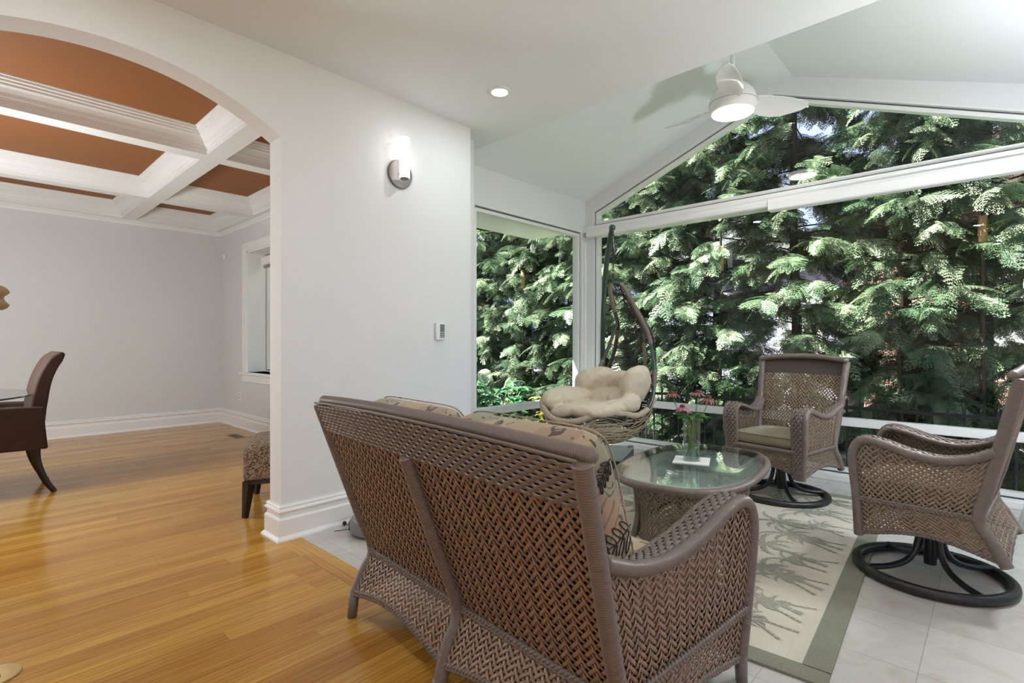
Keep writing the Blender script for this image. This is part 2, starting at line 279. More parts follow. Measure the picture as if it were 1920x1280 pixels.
# ------------------------------------------------------------------ mesh helpers
class MB:
    def __init__(s): s.v = []; s.f = []; s.m = []; s.uv = []; s.n = 0
    def add(s, v, f, mat=0, uv=None):
        v = np.asarray(v, float).reshape(-1, 3); o = s.n
        s.v.append(v); s.n += len(v)
        s.uv.append(np.zeros((len(v), 2)) if uv is None else np.asarray(uv, float))
        if isinstance(f, np.ndarray): fl = (f + o).tolist()
        else: fl = [[i + o for i in q] for q in f]
        s.f += fl; s.m += [mat]*len(fl); return s
    def box(s, a, b, mat=0):
        x0, y0, z0 = a; x1, y1, z1 = b
        v = [(x0,y0,z0),(x1,y0,z0),(x1,y1,z0),(x0,y1,z0),(x0,y0,z1),(x1,y0,z1),(x1,y1,z1),(x0,y1,z1)]
        return s.add(v, [(0,3,2,1),(4,5,6,7),(0,1,5,4),(1,2,6,5),(2,3,7,6),(3,0,4,7)], mat)
    def prism(s, poly, ax, lo, hi, mat=0):
        # poly 2D in the plane normal to axis ax (x: (y,z), y: (x,z), z: (x,y))
        def P(p, t): return {'x': (t, p[0], p[1]), 'y': (p[0], t, p[1]), 'z': (p[0], p[1], t)}[ax]
        n = len(poly); v = [P(p, lo) for p in poly] + [P(p, hi) for p in poly]
        f = [list(range(n))[::-1], list(range(n, 2*n))] + [[i, (i+1) % n, n+(i+1) % n, n+i] for i in range(n)]
        return s.add(v, f, mat)
    def tube(s, path, r, n=10, closed=False, cap=True, mat=0, flat=1.0):
        p = np.asarray(path, float); m = len(p)
        r = np.full(m, r) if np.isscalar(r) else np.asarray(r, float)
        if closed: t = np.roll(p, -1, 0) - np.roll(p, 1, 0)
        else: t = np.gradient(p, axis=0)
        t /= np.linalg.norm(t, axis=1)[:, None] + 1e-12
        up = np.array([0, 0, 1.0]) if abs(t[0][2]) < 0.9 else np.array([1.0, 0, 0])
        a = np.cross(up, t[0]); a /= np.linalg.norm(a); A = [a]
        for i in range(1, m):
            a = A[-1] - t[i]*np.dot(A[-1], t[i]); A.append(a/np.linalg.norm(a))
        A = np.array(A)
        if closed:
            B0 = np.cross(t[0], A[0]); last = A[-1] - t[0]*np.dot(A[-1], t[0])
            ang = math.atan2(np.dot(last, B0), np.dot(last, A[0])); k = np.arange(m)/m*(-ang)
            Bt = np.cross(t, A); A = A*np.cos(k)[:, None] + Bt*np.sin(k)[:, None]
        B = np.cross(t, A)
        th = np.arange(n)/n*2*PI
        v = p[:, None, :] + r[:, None, None]*(np.cos(th)[None, :, None]*A[:, None, :] + flat*np.sin(th)[None, :, None]*B[:, None, :])
        L = np.concatenate([[0], np.cumsum(np.linalg.norm(np.diff(p, axis=0), axis=1))])
        uv = np.stack([np.broadcast_to(th/(2*PI), (m, n)), np.broadcast_to(L[:, None], (m, n))], -1).reshape(-1, 2)
        i = np.arange(m if closed else m-1)[:, None]; j = np.arange(n)[None, :]; i2 = (i+1) % m; j2 = (j+1) % n
        f = np.stack([i*n+j, i*n+j2, i2*n+j2, i2*n+j], -1).reshape(-1, 4)
        s.add(v, f, mat, uv)
        if cap and not closed:
            o = s.n - m*n
            s.f += [[o+k for k in range(n)][::-1], [o+(m-1)*n+k for k in range(n)]]; s.m += [mat, mat]
        return s
    def lathe(s, prof, c=(0, 0, 0), n=32, mat=0, a0=0, a1=2*PI, axis=None):
        prof = np.asarray(prof, float); m = len(prof); full = abs(a1-a0-2*PI) < 1e-6
        k = n if full else n+1
        th = a0 + (a1-a0)*np.arange(k)/n
        v = np.stack([prof[:, None, 0]*np.cos(th), prof[:, None, 0]*np.sin(th), np.broadcast_to(prof[:, None, 1], (m, k))], -1).reshape(-1, 3)
        if axis is not None:
            q = Vector((0, 0, 1)).rotation_difference(Vector(axis)).to_matrix(); v = v @ np.array(q).T
        v = v + np.asarray(c)
        i = np.arange(m-1)[:, None]; j = np.arange(n)[None, :]; j2 = (j+1) % k
        f = np.stack([i*k+j, i*k+j2, (i+1)*k+j2, (i+1)*k+j], -1).reshape(-1, 4)
        return s.add(v, f, mat)
    def grid(s, P, nu, nv, mat=0, flip=False):
        u, v = np.meshgrid(np.linspace(0, 1, nu+1), np.linspace(0, 1, nv+1), indexing='ij')
        pts = P(u.ravel(), v.ravel())
        i = np.arange(nu)[:, None]; j = np.arange(nv)[None, :]; k = nv+1
        f = np.stack([i*k+j, (i+1)*k+j, (i+1)*k+j+1, i*k+j+1], -1).reshape(-1, 4)
        if flip: f = f[:, ::-1]
        return s.add(pts, f, mat, np.stack([u.ravel(), v.ravel()], -1))
    def sphere(s, c, r, nu=16, nv=10, mat=0, rot=None, power=1.0):
        r = np.array([r]*3 if np.isscalar(r) else r, float)
        R = np.array(Euler(rot).to_matrix()) if rot is not None else np.eye(3)
        def sg(x): return np.sign(x)*np.abs(x)**power
        def P(u, v):
            a = u*2*PI; b = (v-0.5)*PI
            q = np.stack([sg(np.cos(b))*sg(np.cos(a)), sg(np.cos(b))*sg(np.sin(a)), sg(np.sin(b))], -1)*r
            return q @ R.T + np.asarray(c)
        return s.grid(P, nu, nv, mat)
    def build(s, name, mats, parent=None, smooth=False, loc=None):
        me = bpy.data.meshes.new(name)
        V = np.concatenate(s.v) if s.v else np.zeros((0, 3))
        me.from_pydata(V.tolist(), [], s.f)
        if not isinstance(mats, (list, tuple)): mats = [mats]
        for q in mats: me.materials.append(q)
        if len(mats) > 1: me.polygons.foreach_set('material_index', s.m)
        UV = np.concatenate(s.uv)
        if np.any(UV):
            ul = me.uv_layers.new(name='UVMap'); li = np.zeros(len(me.loops), int); me.loops.foreach_get('vertex_index', li)
            ul.data.foreach_set('uv', UV[li].ravel())
        if smooth: me.polygons.foreach_set('use_smooth', [True]*len(me.polygons))
        me.update(); me.validate()
        if smooth == 'auto':
            me.set_sharp_from_angle(angle=math.radians(40))
        o = bpy.data.objects.new(name, me); C.objects.link(o)
        if parent is not None: o.parent = parent
        if loc is not None: o.location = loc
        return o
def tag(o, label, cat, group=None, kind=None):
    o['label'] = label; o['category'] = cat
    if group: o['group'] = group
    if kind: o['kind'] = kind
    return o
def thing(name, label, cat, loc=(0, 0, 0), rz=0, group=None):
    o = bpy.data.objects.new(name, None); C.objects.link(o); o.location = loc; o.rotation_euler = (0, 0, rz)
    o.empty_display_size = 0.1
    return tag(o, label, cat, group)
def struct(o): o['kind'] = 'structure'; return o
def bevel(o, w=0.003, seg=2):
    m = o.modifiers.new('bevel', 'BEVEL'); m.width = w; m.segments = seg; m.limit_method = 'ANGLE'; return o
def lerp(a, b, t): return np.asarray(a, float)*(1-t) + np.asarray(b, float)*t
def resample(pts, n=None, step=None, smooth=True):
    p = np.asarray(pts, float)
    if smooth and len(p) > 2:   # Catmull-Rom
        q = np.vstack([2*p[0]-p[1], p, 2*p[-1]-p[-2]]); out = []
        for i in range(1, len(q)-2):
            t = np.linspace(0, 1, 12, endpoint=False)[:, None]
            a, b, c, d = q[i-1], q[i], q[i+1], q[i+2]
            out.append(0.5*((2*b) + (-a+c)*t + (2*a-5*b+4*c-d)*t**2 + (-a+3*b-3*c+d)*t**3))
        p = np.vstack(out + [p[-1:]])
    L = np.concatenate([[0], np.cumsum(np.linalg.norm(np.diff(p, axis=0), axis=1))])
    if n is None: n = max(2, int(round(L[-1]/step))+1)
    s = np.linspace(0, L[-1], n)
    return np.stack([np.interp(s, L, p[:, k]) for k in range(p.shape[1])], -1)
def plen(p): return float(np.linalg.norm(np.diff(np.asarray(p, float), axis=0), axis=1).sum())

# ---- wicker
def wrapped(mb, path, r, n=10, step=0.0066, d=0.0020, mat=0, closed=False):
    # strap wound round a tube: one groove every `step` metres
    L = plen(resample(path, n=200)); k = max(2, int(L/step))*3
    p = resample(path, n=k+1)
    if closed: p = p[:-1]
    rr = r - d*((np.arange(len(p)) % 3) == 0)
    mb.tube(p, rr, n, closed=closed, mat=mat)
def coons(b, t, l, r):
    # b,t run along u (v=0 / v=1); l,r run along v (u=0 / u=1)
    def ev(c):
        c = resample(c, n=64, smooth=False); s = np.linspace(0, 1, 64)
        return lambda x: np.stack([np.interp(x, s, c[:, k]) for k in range(3)], -1)
    B, T, Lf, R = ev(b), ev(t), ev(l), ev(r)
    p00, p10, p01, p11 = [np.asarray(q, float) for q in (b[0], b[-1], t[0], t[-1])]
    def P(u, v):
        u = np.asarray(u, float); v = np.asarray(v, float); U = u[:, None]; V = v[:, None]
        return (1-V)*B(u) + V*T(u) + (1-U)*Lf(v) + U*R(v) - ((1-U)*(1-V)*p00 + U*(1-V)*p10 + (1-U)*V*p01 + U*V*p11)
    P.size = (0.5*(plen(b)+plen(t)), 0.5*(plen(l)+plen(r)))
    return P
def patch_frame(P, x, y, L, H, dx, dy):
    e = 1e-3
    u = np.clip(x/L, 0, 1); v = np.clip(y/H, 0, 1)
    p = P(u, v)
    pu = (P(np.clip(u+e, 0, 1), v) - P(np.clip(u-e, 0, 1), v)); pv = (P(u, np.clip(v+e, 0, 1)) - P(u, np.clip(v-e, 0, 1)))
    nrm = np.cross(pu, pv); nrm /= np.linalg.norm(nrm, axis=1)[:, None] + 1e-12
    t = pu/(2*e)*(dx/L) + pv/(2*e)*(dy/H); t /= np.linalg.norm(t, axis=1)[:, None] + 1e-12
    return p, nrm, np.cross(nrm, t)
def strap(mb, p, nrm, side, z, w, th, mat=0, fine=True):
    m = len(p)
    cs = [(-.5, 0), (-.32, .5), (0, .62), (.32, .5), (.5, 0), (0, -.5)] if fine else [(-.5, 0), (0, .6), (.5, 0), (0, -.5)]
    us = [0, .2, .5, .8, 1, .5] if fine else [0, .5, 1, .5]
    k = len(cs)
    v = np.stack([p + side*(a*w) + nrm*(z[:, None] + b*th) for a, b in cs], 1)
    uv = np.broadcast_to(np.array([(u, 0) for u in us])[None], (m, k, 2)).reshape(-1, 2)
    i = np.arange(m-1)[:, None]; j = np.arange(k)[None, :]; j2 = (j+1) % k
    f = np.stack([i*k+j, (i+1)*k+j, (i+1)*k+j2, i*k+j2], -1).reshape(-1, 4)
    mb.add(v, f, mat, uv)
def weave(mb, P, pitch=0.0188, w=0.0112, amp=0.0022, th=0.003, ang=45, mat=0, fine=True):
    L, H = P.size
    a = math.radians(ang); n1 = np.array([math.sin(a), -math.cos(a)]); n2 = np.array([math.sin(a), math.cos(a)])
    Mi = np.linalg.inv(np.array([n1, n2]))
    for fam in (0, 1):
        nn = n1 if fam == 0 else n2
        cs = [np.dot(nn, c) for c in ((0, 0), (L, 0), (0, H), (L, H))]
        for i in range(math.ceil(min(cs)/pitch), math.floor(max(cs)/pitch)+1):
            base = Mi @ (np.array([i*pitch, 0]) if fam == 0 else np.array([0, i*pitch]))
            d = Mi @ (np.array([0, pitch]) if fam == 0 else np.array([pitch, 0]))
            lo, hi = -1e9, 1e9
            for k, lim in ((0, L), (1, H)):
                t0, t1 = (0-base[k])/d[k], (lim-base[k])/d[k]
                lo = max(lo, min(t0, t1)); hi = min(hi, max(t0, t1))
            if hi-lo < 0.6: continue
            q = np.unique(np.concatenate([[lo], np.arange(math.ceil(lo*2)/2, hi, 0.5), [hi]]))
            j = np.floor(q); fr = q-j
            def sg(j): return np.where((i+j) % 4 < 2, 1.0, -1.0) * (1 if fam == 0 else -1)
            z = amp*(sg(j)*(1-fr)+sg(j+1)*fr)
            xy = base[None] + q[:, None]*d[None]
            p, nr, sd = patch_frame(P, xy[:, 0], xy[:, 1], L, H, d[0], d[1])
            strap(mb, p, nr, sd, z, w, th, mat, fine)
def rowweave(mb, P, row=0.0115, stake=0.021, amp=0.0032, th=0.005, mat=0, along='u', fine=True):
    L, H = P.size
    A, B = (L, H) if along == 'u' else (H, L)
    nr_ = max(1, int(round(B/row))); rw = B/nr_
    for i in range(nr_):
        s = np.arange(0, A+1e-6, stake/3); s = np.unique(np.append(s, A))
        c = np.full(len(s), (i+0.5)*rw)
        z = amp*np.cos(PI*s/stake + PI*i)
        if along == 'u': p, nr, sd = patch_frame(P, s, c, L, H, 1, 0)
        else: p, nr, sd = patch_frame(P, c, s, L, H, 0, 1)
        strap(mb, p, nr, sd, z, rw*1.02, th, mat, fine)
def braid(mb, path, w=0.016, r=0.0065, period=0.05, mat=0, n=6):
    p = resample(path, step=0.006); m = len(p)
    t = np.gradient(p, axis=0); t /= np.linalg.norm(t, axis=1)[:, None]+1e-12
    up = np.array([0, 0, 1.0]); b = np.cross(t, up); b /= np.linalg.norm(b, axis=1)[:, None]+1e-9; u = np.cross(b, t)
    s = np.arange(m)*0.006
    for k in range(3):
        ph = s/period*2*PI + k*2*PI/3
        q = p + u*(w*0.5*np.sin(ph))[:, None] + b*(0.006*np.sin(2*ph))[:, None]
        mb.tube(q, r, n, mat=mat)

# ------------------------------------------------------------------ room shell
YB = 4.99      # big window plane
XS = -3.49     # sunroom side window plane
XW = -3.03     # sconce wall face
H = 2.826
# floors
struct(MB().box((-8.3, -3.6, -0.12), (3.6, 1.27, 0)).box((-8.3, 1.27, -0.12), (-3.185, 2.75, 0)).build('floor', M['wood']))
struct(MB().box((-3.185, 1.27, -0.12), (3.6, 1.39, 0)).build('floor_border', M['wood_b']))
struct(MB().box((-3.185, 1.39, -0.12), (3.6, 3.1, 0)).box((-3.62, 3.1, -0.12), (0.66, 5.12, 0)).box((-3.62, 2.75, -0.12), (-3.185, 3.1, 0)).build('floor_tile', M['tile']))
# wall with the arch and the sconce
arc = []
yc, zc, R = 0.52, 1.143, 1.419
a_lo = math.asin((1.29-yc)/R)
for k in range(41):
    a = -a_lo + 2*a_lo*k/40; arc.append((yc+R*math.sin(a), zc+R*math.cos(a)))
poly = [(-3.5, 0), (2*yc-1.29, 0)] + arc + [(1.29, 0), (2.77, 0), (2.77, 2.95), (-3.5, 2.95)]
struct(MB().prism(poly, 'x', -3.185, XW).build('wall_left', M['wall']))
# dining room walls
struct(MB().box((-8.35, -3.6, 0), (-8.15, 2.95, 2.95)).build('wall_far_left', M['room2']))
wx0, wx1, wz0, wz1 = -7.20, -5.3, 0.75, 2.33
mb = MB().box((-8.15, 2.62, 0), (wx0, 2.95, 2.95)).box((wx1, 2.62, 0), (-3.185, 2.95, 2.95)).box((wx0, 2.62, 0), (wx1, 2.95, wz0)).box((wx0, 2.62, wz1), (wx1, 2.95, 2.95))
struct(mb.build('wall_dining', M['room2']))
struct(MB().box((-8.15, -3.6, 0), (-3.185, -3.5, 2.95)).build('wall_dining_rear', M['room2']))
# main room behind the camera: wide windows in two walls
mb = MB()
mb.box((3.5, -3.5, 0), (3.6, 3.2, 0.5)).box((3.5, -3.5, 2.4), (3.6, 3.2, H)).box((3.5, -3.5, 0.5), (3.6, -2.6, 2.4)).box((3.5, 2.2, 0.5), (3.6, 3.2, 2.4))
struct(mb.build('wall_right', M['wall']))
mb = MB()
mb.box((-3.03, -3.6, 0), (3.5, -3.5, 0.4)).box((-3.03, -3.6, 2.4), (3.5, -3.5, H)).box((-3.03, -3.6, 0.4), (0.8, -3.5, 2.4)).box((2.8, -3.6, 0.4), (3.5, -3.5, 2.4))
struct(mb.build('wall_rear', M['wall']))
struct(MB().box((0.53, 3.1, 0), (3.5, 3.2, H)).build('wall_return_right', M['wall']))
struct(MB().box((-3.62, 2.77, 0), (-3.49, 3.23, 2.95)).box((-3.62, 3.23, 2.415), (-3.49, 5.12, 2.95)).box((-3.62, 4.93, 0.0), (-3.49, 5.12, 2.42)).box((-3.62, 3.23, 0.0), (-3.49, 4.93, 0.06)).build('wall_side', M['wall']))
struct(MB().box((-3.49, 2.77, 0), (-3.185, 2.80, 2.95)).build('wall_return_left', M['wall']))
# sunroom right wall with a window like the left one
struct(MB().box((0.53, 3.2, 0), (0.66, 3.4, 2.95)).box((0.53, 3.4, 2.415), (0.66, 5.12, 2.95)).box((0.53, 4.93, 0), (0.66, 5.12, 2.42)).box((0.53, 3.4, 0), (0.66, 4.93, 0.06)).build('wall_side_right', M['wall']))
# ceilings
struct(MB().box((-3.60, -3.6, H), (3.6, 3.1, H+0.12)).build('ceiling', M['ceil']))
prof = [(-3.49, 2.76), (-1.66, 3.46), (-1.30, 3.46), (0.53, 2.76)]
up = [(x, z+0.1) for x, z in prof]
mb = MB()
for i in range(3):
    mb.prism([prof[i], prof[i+1], up[i+1], up[i]], 'y', 3.05, 5.12)
struct(mb.build('ceiling_vault', M['ceil']))
struct(MB().prism([(-3.49, H+0.03), (-3.49, 2.9), (-1.66, 3.56), (-1.30, 3.56), (0.53, 2.9), (0.53, H+0.03)], 'y', 3.0, 3.099).build('ceiling_step', M['ceil']))
# gable wall ring
def ring_prism(mb, outer, inner, ax, lo, hi, mat=0):
    n = len(outer)
    for i in range(n):
        j = (i+1) % n
        mb.prism([outer[i], outer[j], inner[j], inner[i]], ax, lo, hi, mat)
gi = [(-3.387, 2.46), (-3.387, 2.638), (-1.50, 3.372), (-1.46, 3.372), (0.427, 2.618), (0.427, 2.46)]
go = [(-3.49, 2.38), (-3.49, 2.80), (-1.66, 3.50), (-1.30, 3.50), (0.53, 2.80), (0.53, 2.38)]
mb = MB(); ring_prism(mb, go, gi, 'y', YB, YB+0.13)
mb.box((-3.49, YB, 0), (-3.387, YB+0.13, 2.38)).box((0.43, YB, 0), (0.53, YB+0.13, 2.38)).box((-3.387, YB, 0), (0.43, YB+0.13, 0.045))
struct(mb.build('wall_back', M['wall']))
def inset(poly, d):
    n = len(poly); out = []
    cx = sum(p[0] for p in poly)/n; cz = sum(p[1] for p in poly)/n
    area = sum(poly[i][0]*poly[(i+1) % n][1]-poly[(i+1) % n][0]*poly[i][1] for i in range(n)); sg = 1 if area > 0 else -1
    for i in range(n):
        a = np.array(poly[i-1], float); b = np.array(poly[i], float); c = np.array(poly[(i+1) % n], float)
        e1 = (b-a)/np.linalg.norm(b-a); e2 = (c-b)/np.linalg.norm(c-b)
        n1 = np.array([-e1[1], e1[0]])*sg; n2 = np.array([-e2[1], e2[0]])*sg
        k = n1+n2; k = k/np.dot(k, n1)
        out.append(tuple(b+k*d))
    return out
def window(name, poly, ax, y0, out, rails=(), pane_tint='glass'):
    # poly: opening outline; y0: inner face; out: +1/-1 direction to the outside
    root = bpy.data.objects.new(name, None); C.objects.link(root); root['kind'] = 'structure'
    p1, p2, p3 = inset(poly, 0.013), inset(poly, 0.027), inset(poly, 0.058)
    def sp(a, b): a, b = y0+out*a, y0+out*b; return min(a, b), max(a, b)
    mb = MB(); ring_prism(mb, poly, p1, ax, *sp(-0.006, 0.10)); ring_prism(mb, p2, p3, ax, *sp(0.018, 0.09)); mb.build('frame', M['frame'], root)
    mb = MB(); ring_prism(mb, p1, p2, ax, *sp(0.03, 0.08)); mb.build('gasket', M['gasket'], root)
    pc = inset(poly, 0.050)
    mb = MB(); mb.prism(pc, ax, *sp(0.050, 0.056)); mb.build('pane', M['glass'], root)
    for r in rails:
        mb = MB().box(*r); bevel(mb.build('rail', M['frame'], root), 0.003)
    return root
window('window_1', [(3.23, 0.05), (4.93, 0.05), (4.93, 2.415), (3.23, 2.415)], 'x', XS-0.005, -1,
       [((XS-0.09, 3.25, 0.455), (XS-0.01, 4.91, 0.525))])
window('window_2', [(-3.387, 0.045), (0.43, 0.045), (0.43, 2.40), (-3.387, 2.40)], 'y', YB+0.005, 1,
       [((-3.36, YB+0.01, 0.455), (0.40, YB+0.09, 0.52))])
window('window_3', gi, 'y', YB+0.005, 1)
window('window_4', [(3.4, 0.05), (4.93, 0.05), (4.93, 2.415), (3.4, 2.415)], 'x', 0.535, 1)
# transom beam and curb
struct(bevel(MB().box((-3.49, YB-0.05, 2.395), (0.53, YB+0.13, 2.462)).build('trim_1', M['trim']), 0.004))
struct(bevel(MB().box((-3.47, YB-0.035, 0), (0.51, YB, 0.055)).build('trim_2', M['trim']), 0.006))
struct(bevel(MB().box((XS, 3.15, 0), (XS+0.035, YB-0.03, 0.055)).build('trim_3', M['trim']), 0.006))
struct(bevel(MB().box((XS, YB-0.03, 0.055), (XS+0.02, YB, 2.30)).build('trim_4', M['trim']), 0.004))
# roller shade housings
def cassette(x0, x1, z0, z1, label, dy=0.0):
    prof = [(YB-0.052-dy, z1), (YB-0.085-dy, z1-0.01), (YB-0.095-dy, z1-0.04), (YB-0.090-dy, z0+0.01), (YB-0.078-dy, z0), (YB-0.01, z0), (YB-0.01, z1)]
    o = MB().prism(prof, 'x', x0, x1).build('roller_shade_housing', M['trim']); bevel(o, 0.003)
    tag(o, label, 'roller shade', 'roller shade housings under the transom beam')
    return o
cassette(-3.42, -1.482, 2.335, 2.412, 'white roller shade housing under the beam, left length from corner to the joint')
cassette(-1.478, 0.50, 2.300, 2.415, 'white roller shade housing under the beam, deeper right length beyond the joint', 0.01)
# baseboards
BP = [(0, 0), (0.040, 0), (0.038, 0.010), (0.026, 0.024), (0.024, 0.028), (0.024, 0.118), (0.020, 0.126), (0.013, 0.132), (0.012, 0.152), (0.020, 0.158), (0.026, 0.164), (0.026, 0.170), (0.018, 0.176), (0.014, 0.182), (0.018, 0.190), (0.012, 0.199), (0, 0.201)]
def sweep(mb, path, prof, closed=False, mat=0):
    # path 2D; the profile offsets to the LEFT of the direction of travel
    p = np.asarray(path, float); n = len(p); k = len(prof); V = []
    for i in range(n):
        def nrm(a, b): e = (b-a)/np.linalg.norm(b-a); return np.array([-e[1], e[0]])
        if closed or 0 < i < n-1: a, b = nrm(p[i-1], p[i]), nrm(p[i], p[(i+1) % n])
        elif i == 0: a = b = nrm(p[0], p[1])
        else: a = b = nrm(p[-2], p[-1])
        m = a+b; m = m/np.dot(m, a)
        for o, z in prof: V.append((p[i][0]+m[0]*o, p[i][1]+m[1]*o, z))
    f = []
    for i in range(n if closed else n-1):
        j = (i+1) % n
        for q in range(k-1): f.append((i*k+q, j*k+q, j*k+q+1, i*k+q+1))
    if not closed: f += [list(range(k)), list(range((n-1)*k, n*k))[::-1]]
    mb.add(V, f, mat)
    return mb
def bb(name, path):
    struct(sweep(MB(), path, BP).build(name, M['trim'], smooth=False))
bb('baseboard_left', [(-3.185, 2.62), (-3.185, 1.29), (XW, 1.29), (XW, 2.77)][::-1])
bb('baseboard_far', [(-8.15, 2.62), (-8.15, -3.5)][::1])
bb('baseboard_dining', [(-3.185, 2.62), (-8.15, 2.62)])
bb('baseboard_near', [(XW, -3.5), (XW, 2*yc-1.29), (-3.185, 2*yc-1.29), (-3.185, -3.5)][::-1])
# ------------------------------------------------------------------ dining room coffered ceiling and window
ZP, ZB = 2.89, 2.70
xs = [(-8.15, -8.04), (-6.85, -6.70), (-4.97, -4.81), (-3.28, -3.185)]
ys = [(-3.5, -3.4), (-1.05, -0.91), (1.43, 1.58), (2.51, 2.62)]
struct(MB().box((-8.3, -3.6, ZP), (-3.10, 2.9, ZP+0.1)).build('ceiling_dining', M['orange']))
mb = MB()
for a, b in xs: mb.box((a, -3.5, ZB), (b, 2.62, ZP))
for a, b in ys: mb.box((-8.15, a, ZB+0.0005), (-3.185, b, ZP-0.0005))
struct(mb.build('trim_5', M['trim']))
CP = [(0, ZB+0.045), (0.010, ZB+0.045), (0.012, ZB+0.060), (0.022, ZB+0.066), (0.030, ZB+0.090), (0.050, ZB+0.115), (0.066, ZB+0.128), (0.068, ZB+0.140), (0.080, ZB+0.145), (0.083, ZB+0.158), (0.095, ZB+0.163), (0.100, ZB+0.178), (0.108, ZB+0.180), (0.110, ZP)]
mb = MB()
for i in range(3):
    for j in range(3):
        x0, x1, y0, y1 = xs[i][1], xs[i+1][0], ys[j][1], ys[j+1][0]
        sweep(mb, [(x0, y0), (x1, y0), (x1, y1), (x0, y1)], CP, closed=True)
struct(mb.build('trim_6', M['trim']))
struct(sweep(MB(), [(-3.185, 2.62), (-8.15, 2.62), (-8.15, -3.5)], [(0, ZB-0.05), (0.014, ZB-0.05), (0.016, ZB-0.03), (0.035, ZB-0.015), (0.05, ZB+0.002)]).build('trim_7', M['trim']))
wr = window('window_5', [(wx0, wz0), (wx1, wz0), (wx1, wz1), (wx0, wz1)], 'y', 2.845, 1)
mb = MB()   # reveal
mb.box((wx0-0.001, 2.62, wz0), (wx0+0.02, 2.85, wz1)).box((wx1-0.02, 2.62, wz0), (wx1+0.001, 2.85, wz1)).box((wx0, 2.62, wz1-0.02), (wx1, 2.85, wz1+0.001))
struct(mb.build('trim_8', M['trim']))
mb = MB()
for d0, d1, t in ((0.0, 0.035, 0.012), (0.035, 0.085, 0.02), (0.085, 0.10, 0.028)):
    mb.box((wx0-d1, 2.62-t, wz0-0.02), (wx0-d0, 2.62, wz1+d1)).box((wx0-d1, 2.6195-t, wz1+d0), (wx1+d1, 2.62, wz1+d1)).box((wx1+d0, 2.62-t, wz0-0.02), (wx1+d1, 2.62, wz1+d1))
struct(mb.build('trim_9', M['trim']))
mb = MB().box((wx0-0.14, 2.56, wz0-0.03), (wx1+0.14, 2.85, wz0)).box((wx0-0.10, 2.595, wz0-0.10), (wx1+0.10, 2.62, wz0-0.03)).box((wx0-0.12, 2.59, wz0-0.125), (wx1+0.12, 2.62, wz0-0.10))
struct(bevel(mb.build('trim_10', M['trim']), 0.005))
t = thing('roller_blind', 'rolled-up white blind at the top of the recessed dining room window', 'blind', (wx0+0.1, 2.80, 2.2))
MB().box((0, -0.04, -0.05), (wx1-wx0-0.2, 0.03, 0.055)).build('housing', M['white'], t)
MB().tube([(0.02, 0.0, -0.07), (wx1-wx0-0.22, 0.0, -0.07)], 0.018, 12).build('fabric_roll', M['grey_lt'], t, True)
mb = MB().box((-0.035, -0.025, -0.035), (0.035, 0, 0.035)); o = mb.build('motion_sensor', M['white'], loc=(-8.0, 2.62, 2.345)); bevel(o, 0.008)
tag(o, 'small white motion sensor high on the wall near the dining room corner', 'sensor')
t = thing('wall_outlet', 'white electrical outlet low on the wall under the dining room window', 'outlet', (-7.42, 2.62, 0.42))
bevel(MB().box((-0.035, -0.007, -0.057), (0.035, 0, 0.057)).build('cover_plate', M['white'], t), 0.003)
MB().box((-0.016, -0.009, 0.008), (0.016, -0.006, 0.034)).box((-0.016, -0.009, -0.034), (0.016, -0.006, -0.008)).build('socket', M['grey_lt'], t)
t = thing('floor_register', 'brown metal floor vent by the dining room wall', 'vent', (-6.75, 2.33, 0), 0)
MB().box((-0.15, -0.06, 0), (0.15, 0.06, 0.004)).build('frame', M['brass'], t)
mb = MB()
for i in range(9):
    for j in range(3): mb.box((-0.135+i*0.03, -0.045+j*0.032, 0.004), (-0.115+i*0.03, -0.022+j*0.032, 0.0065))
mb.build('grille', M['black'], t)

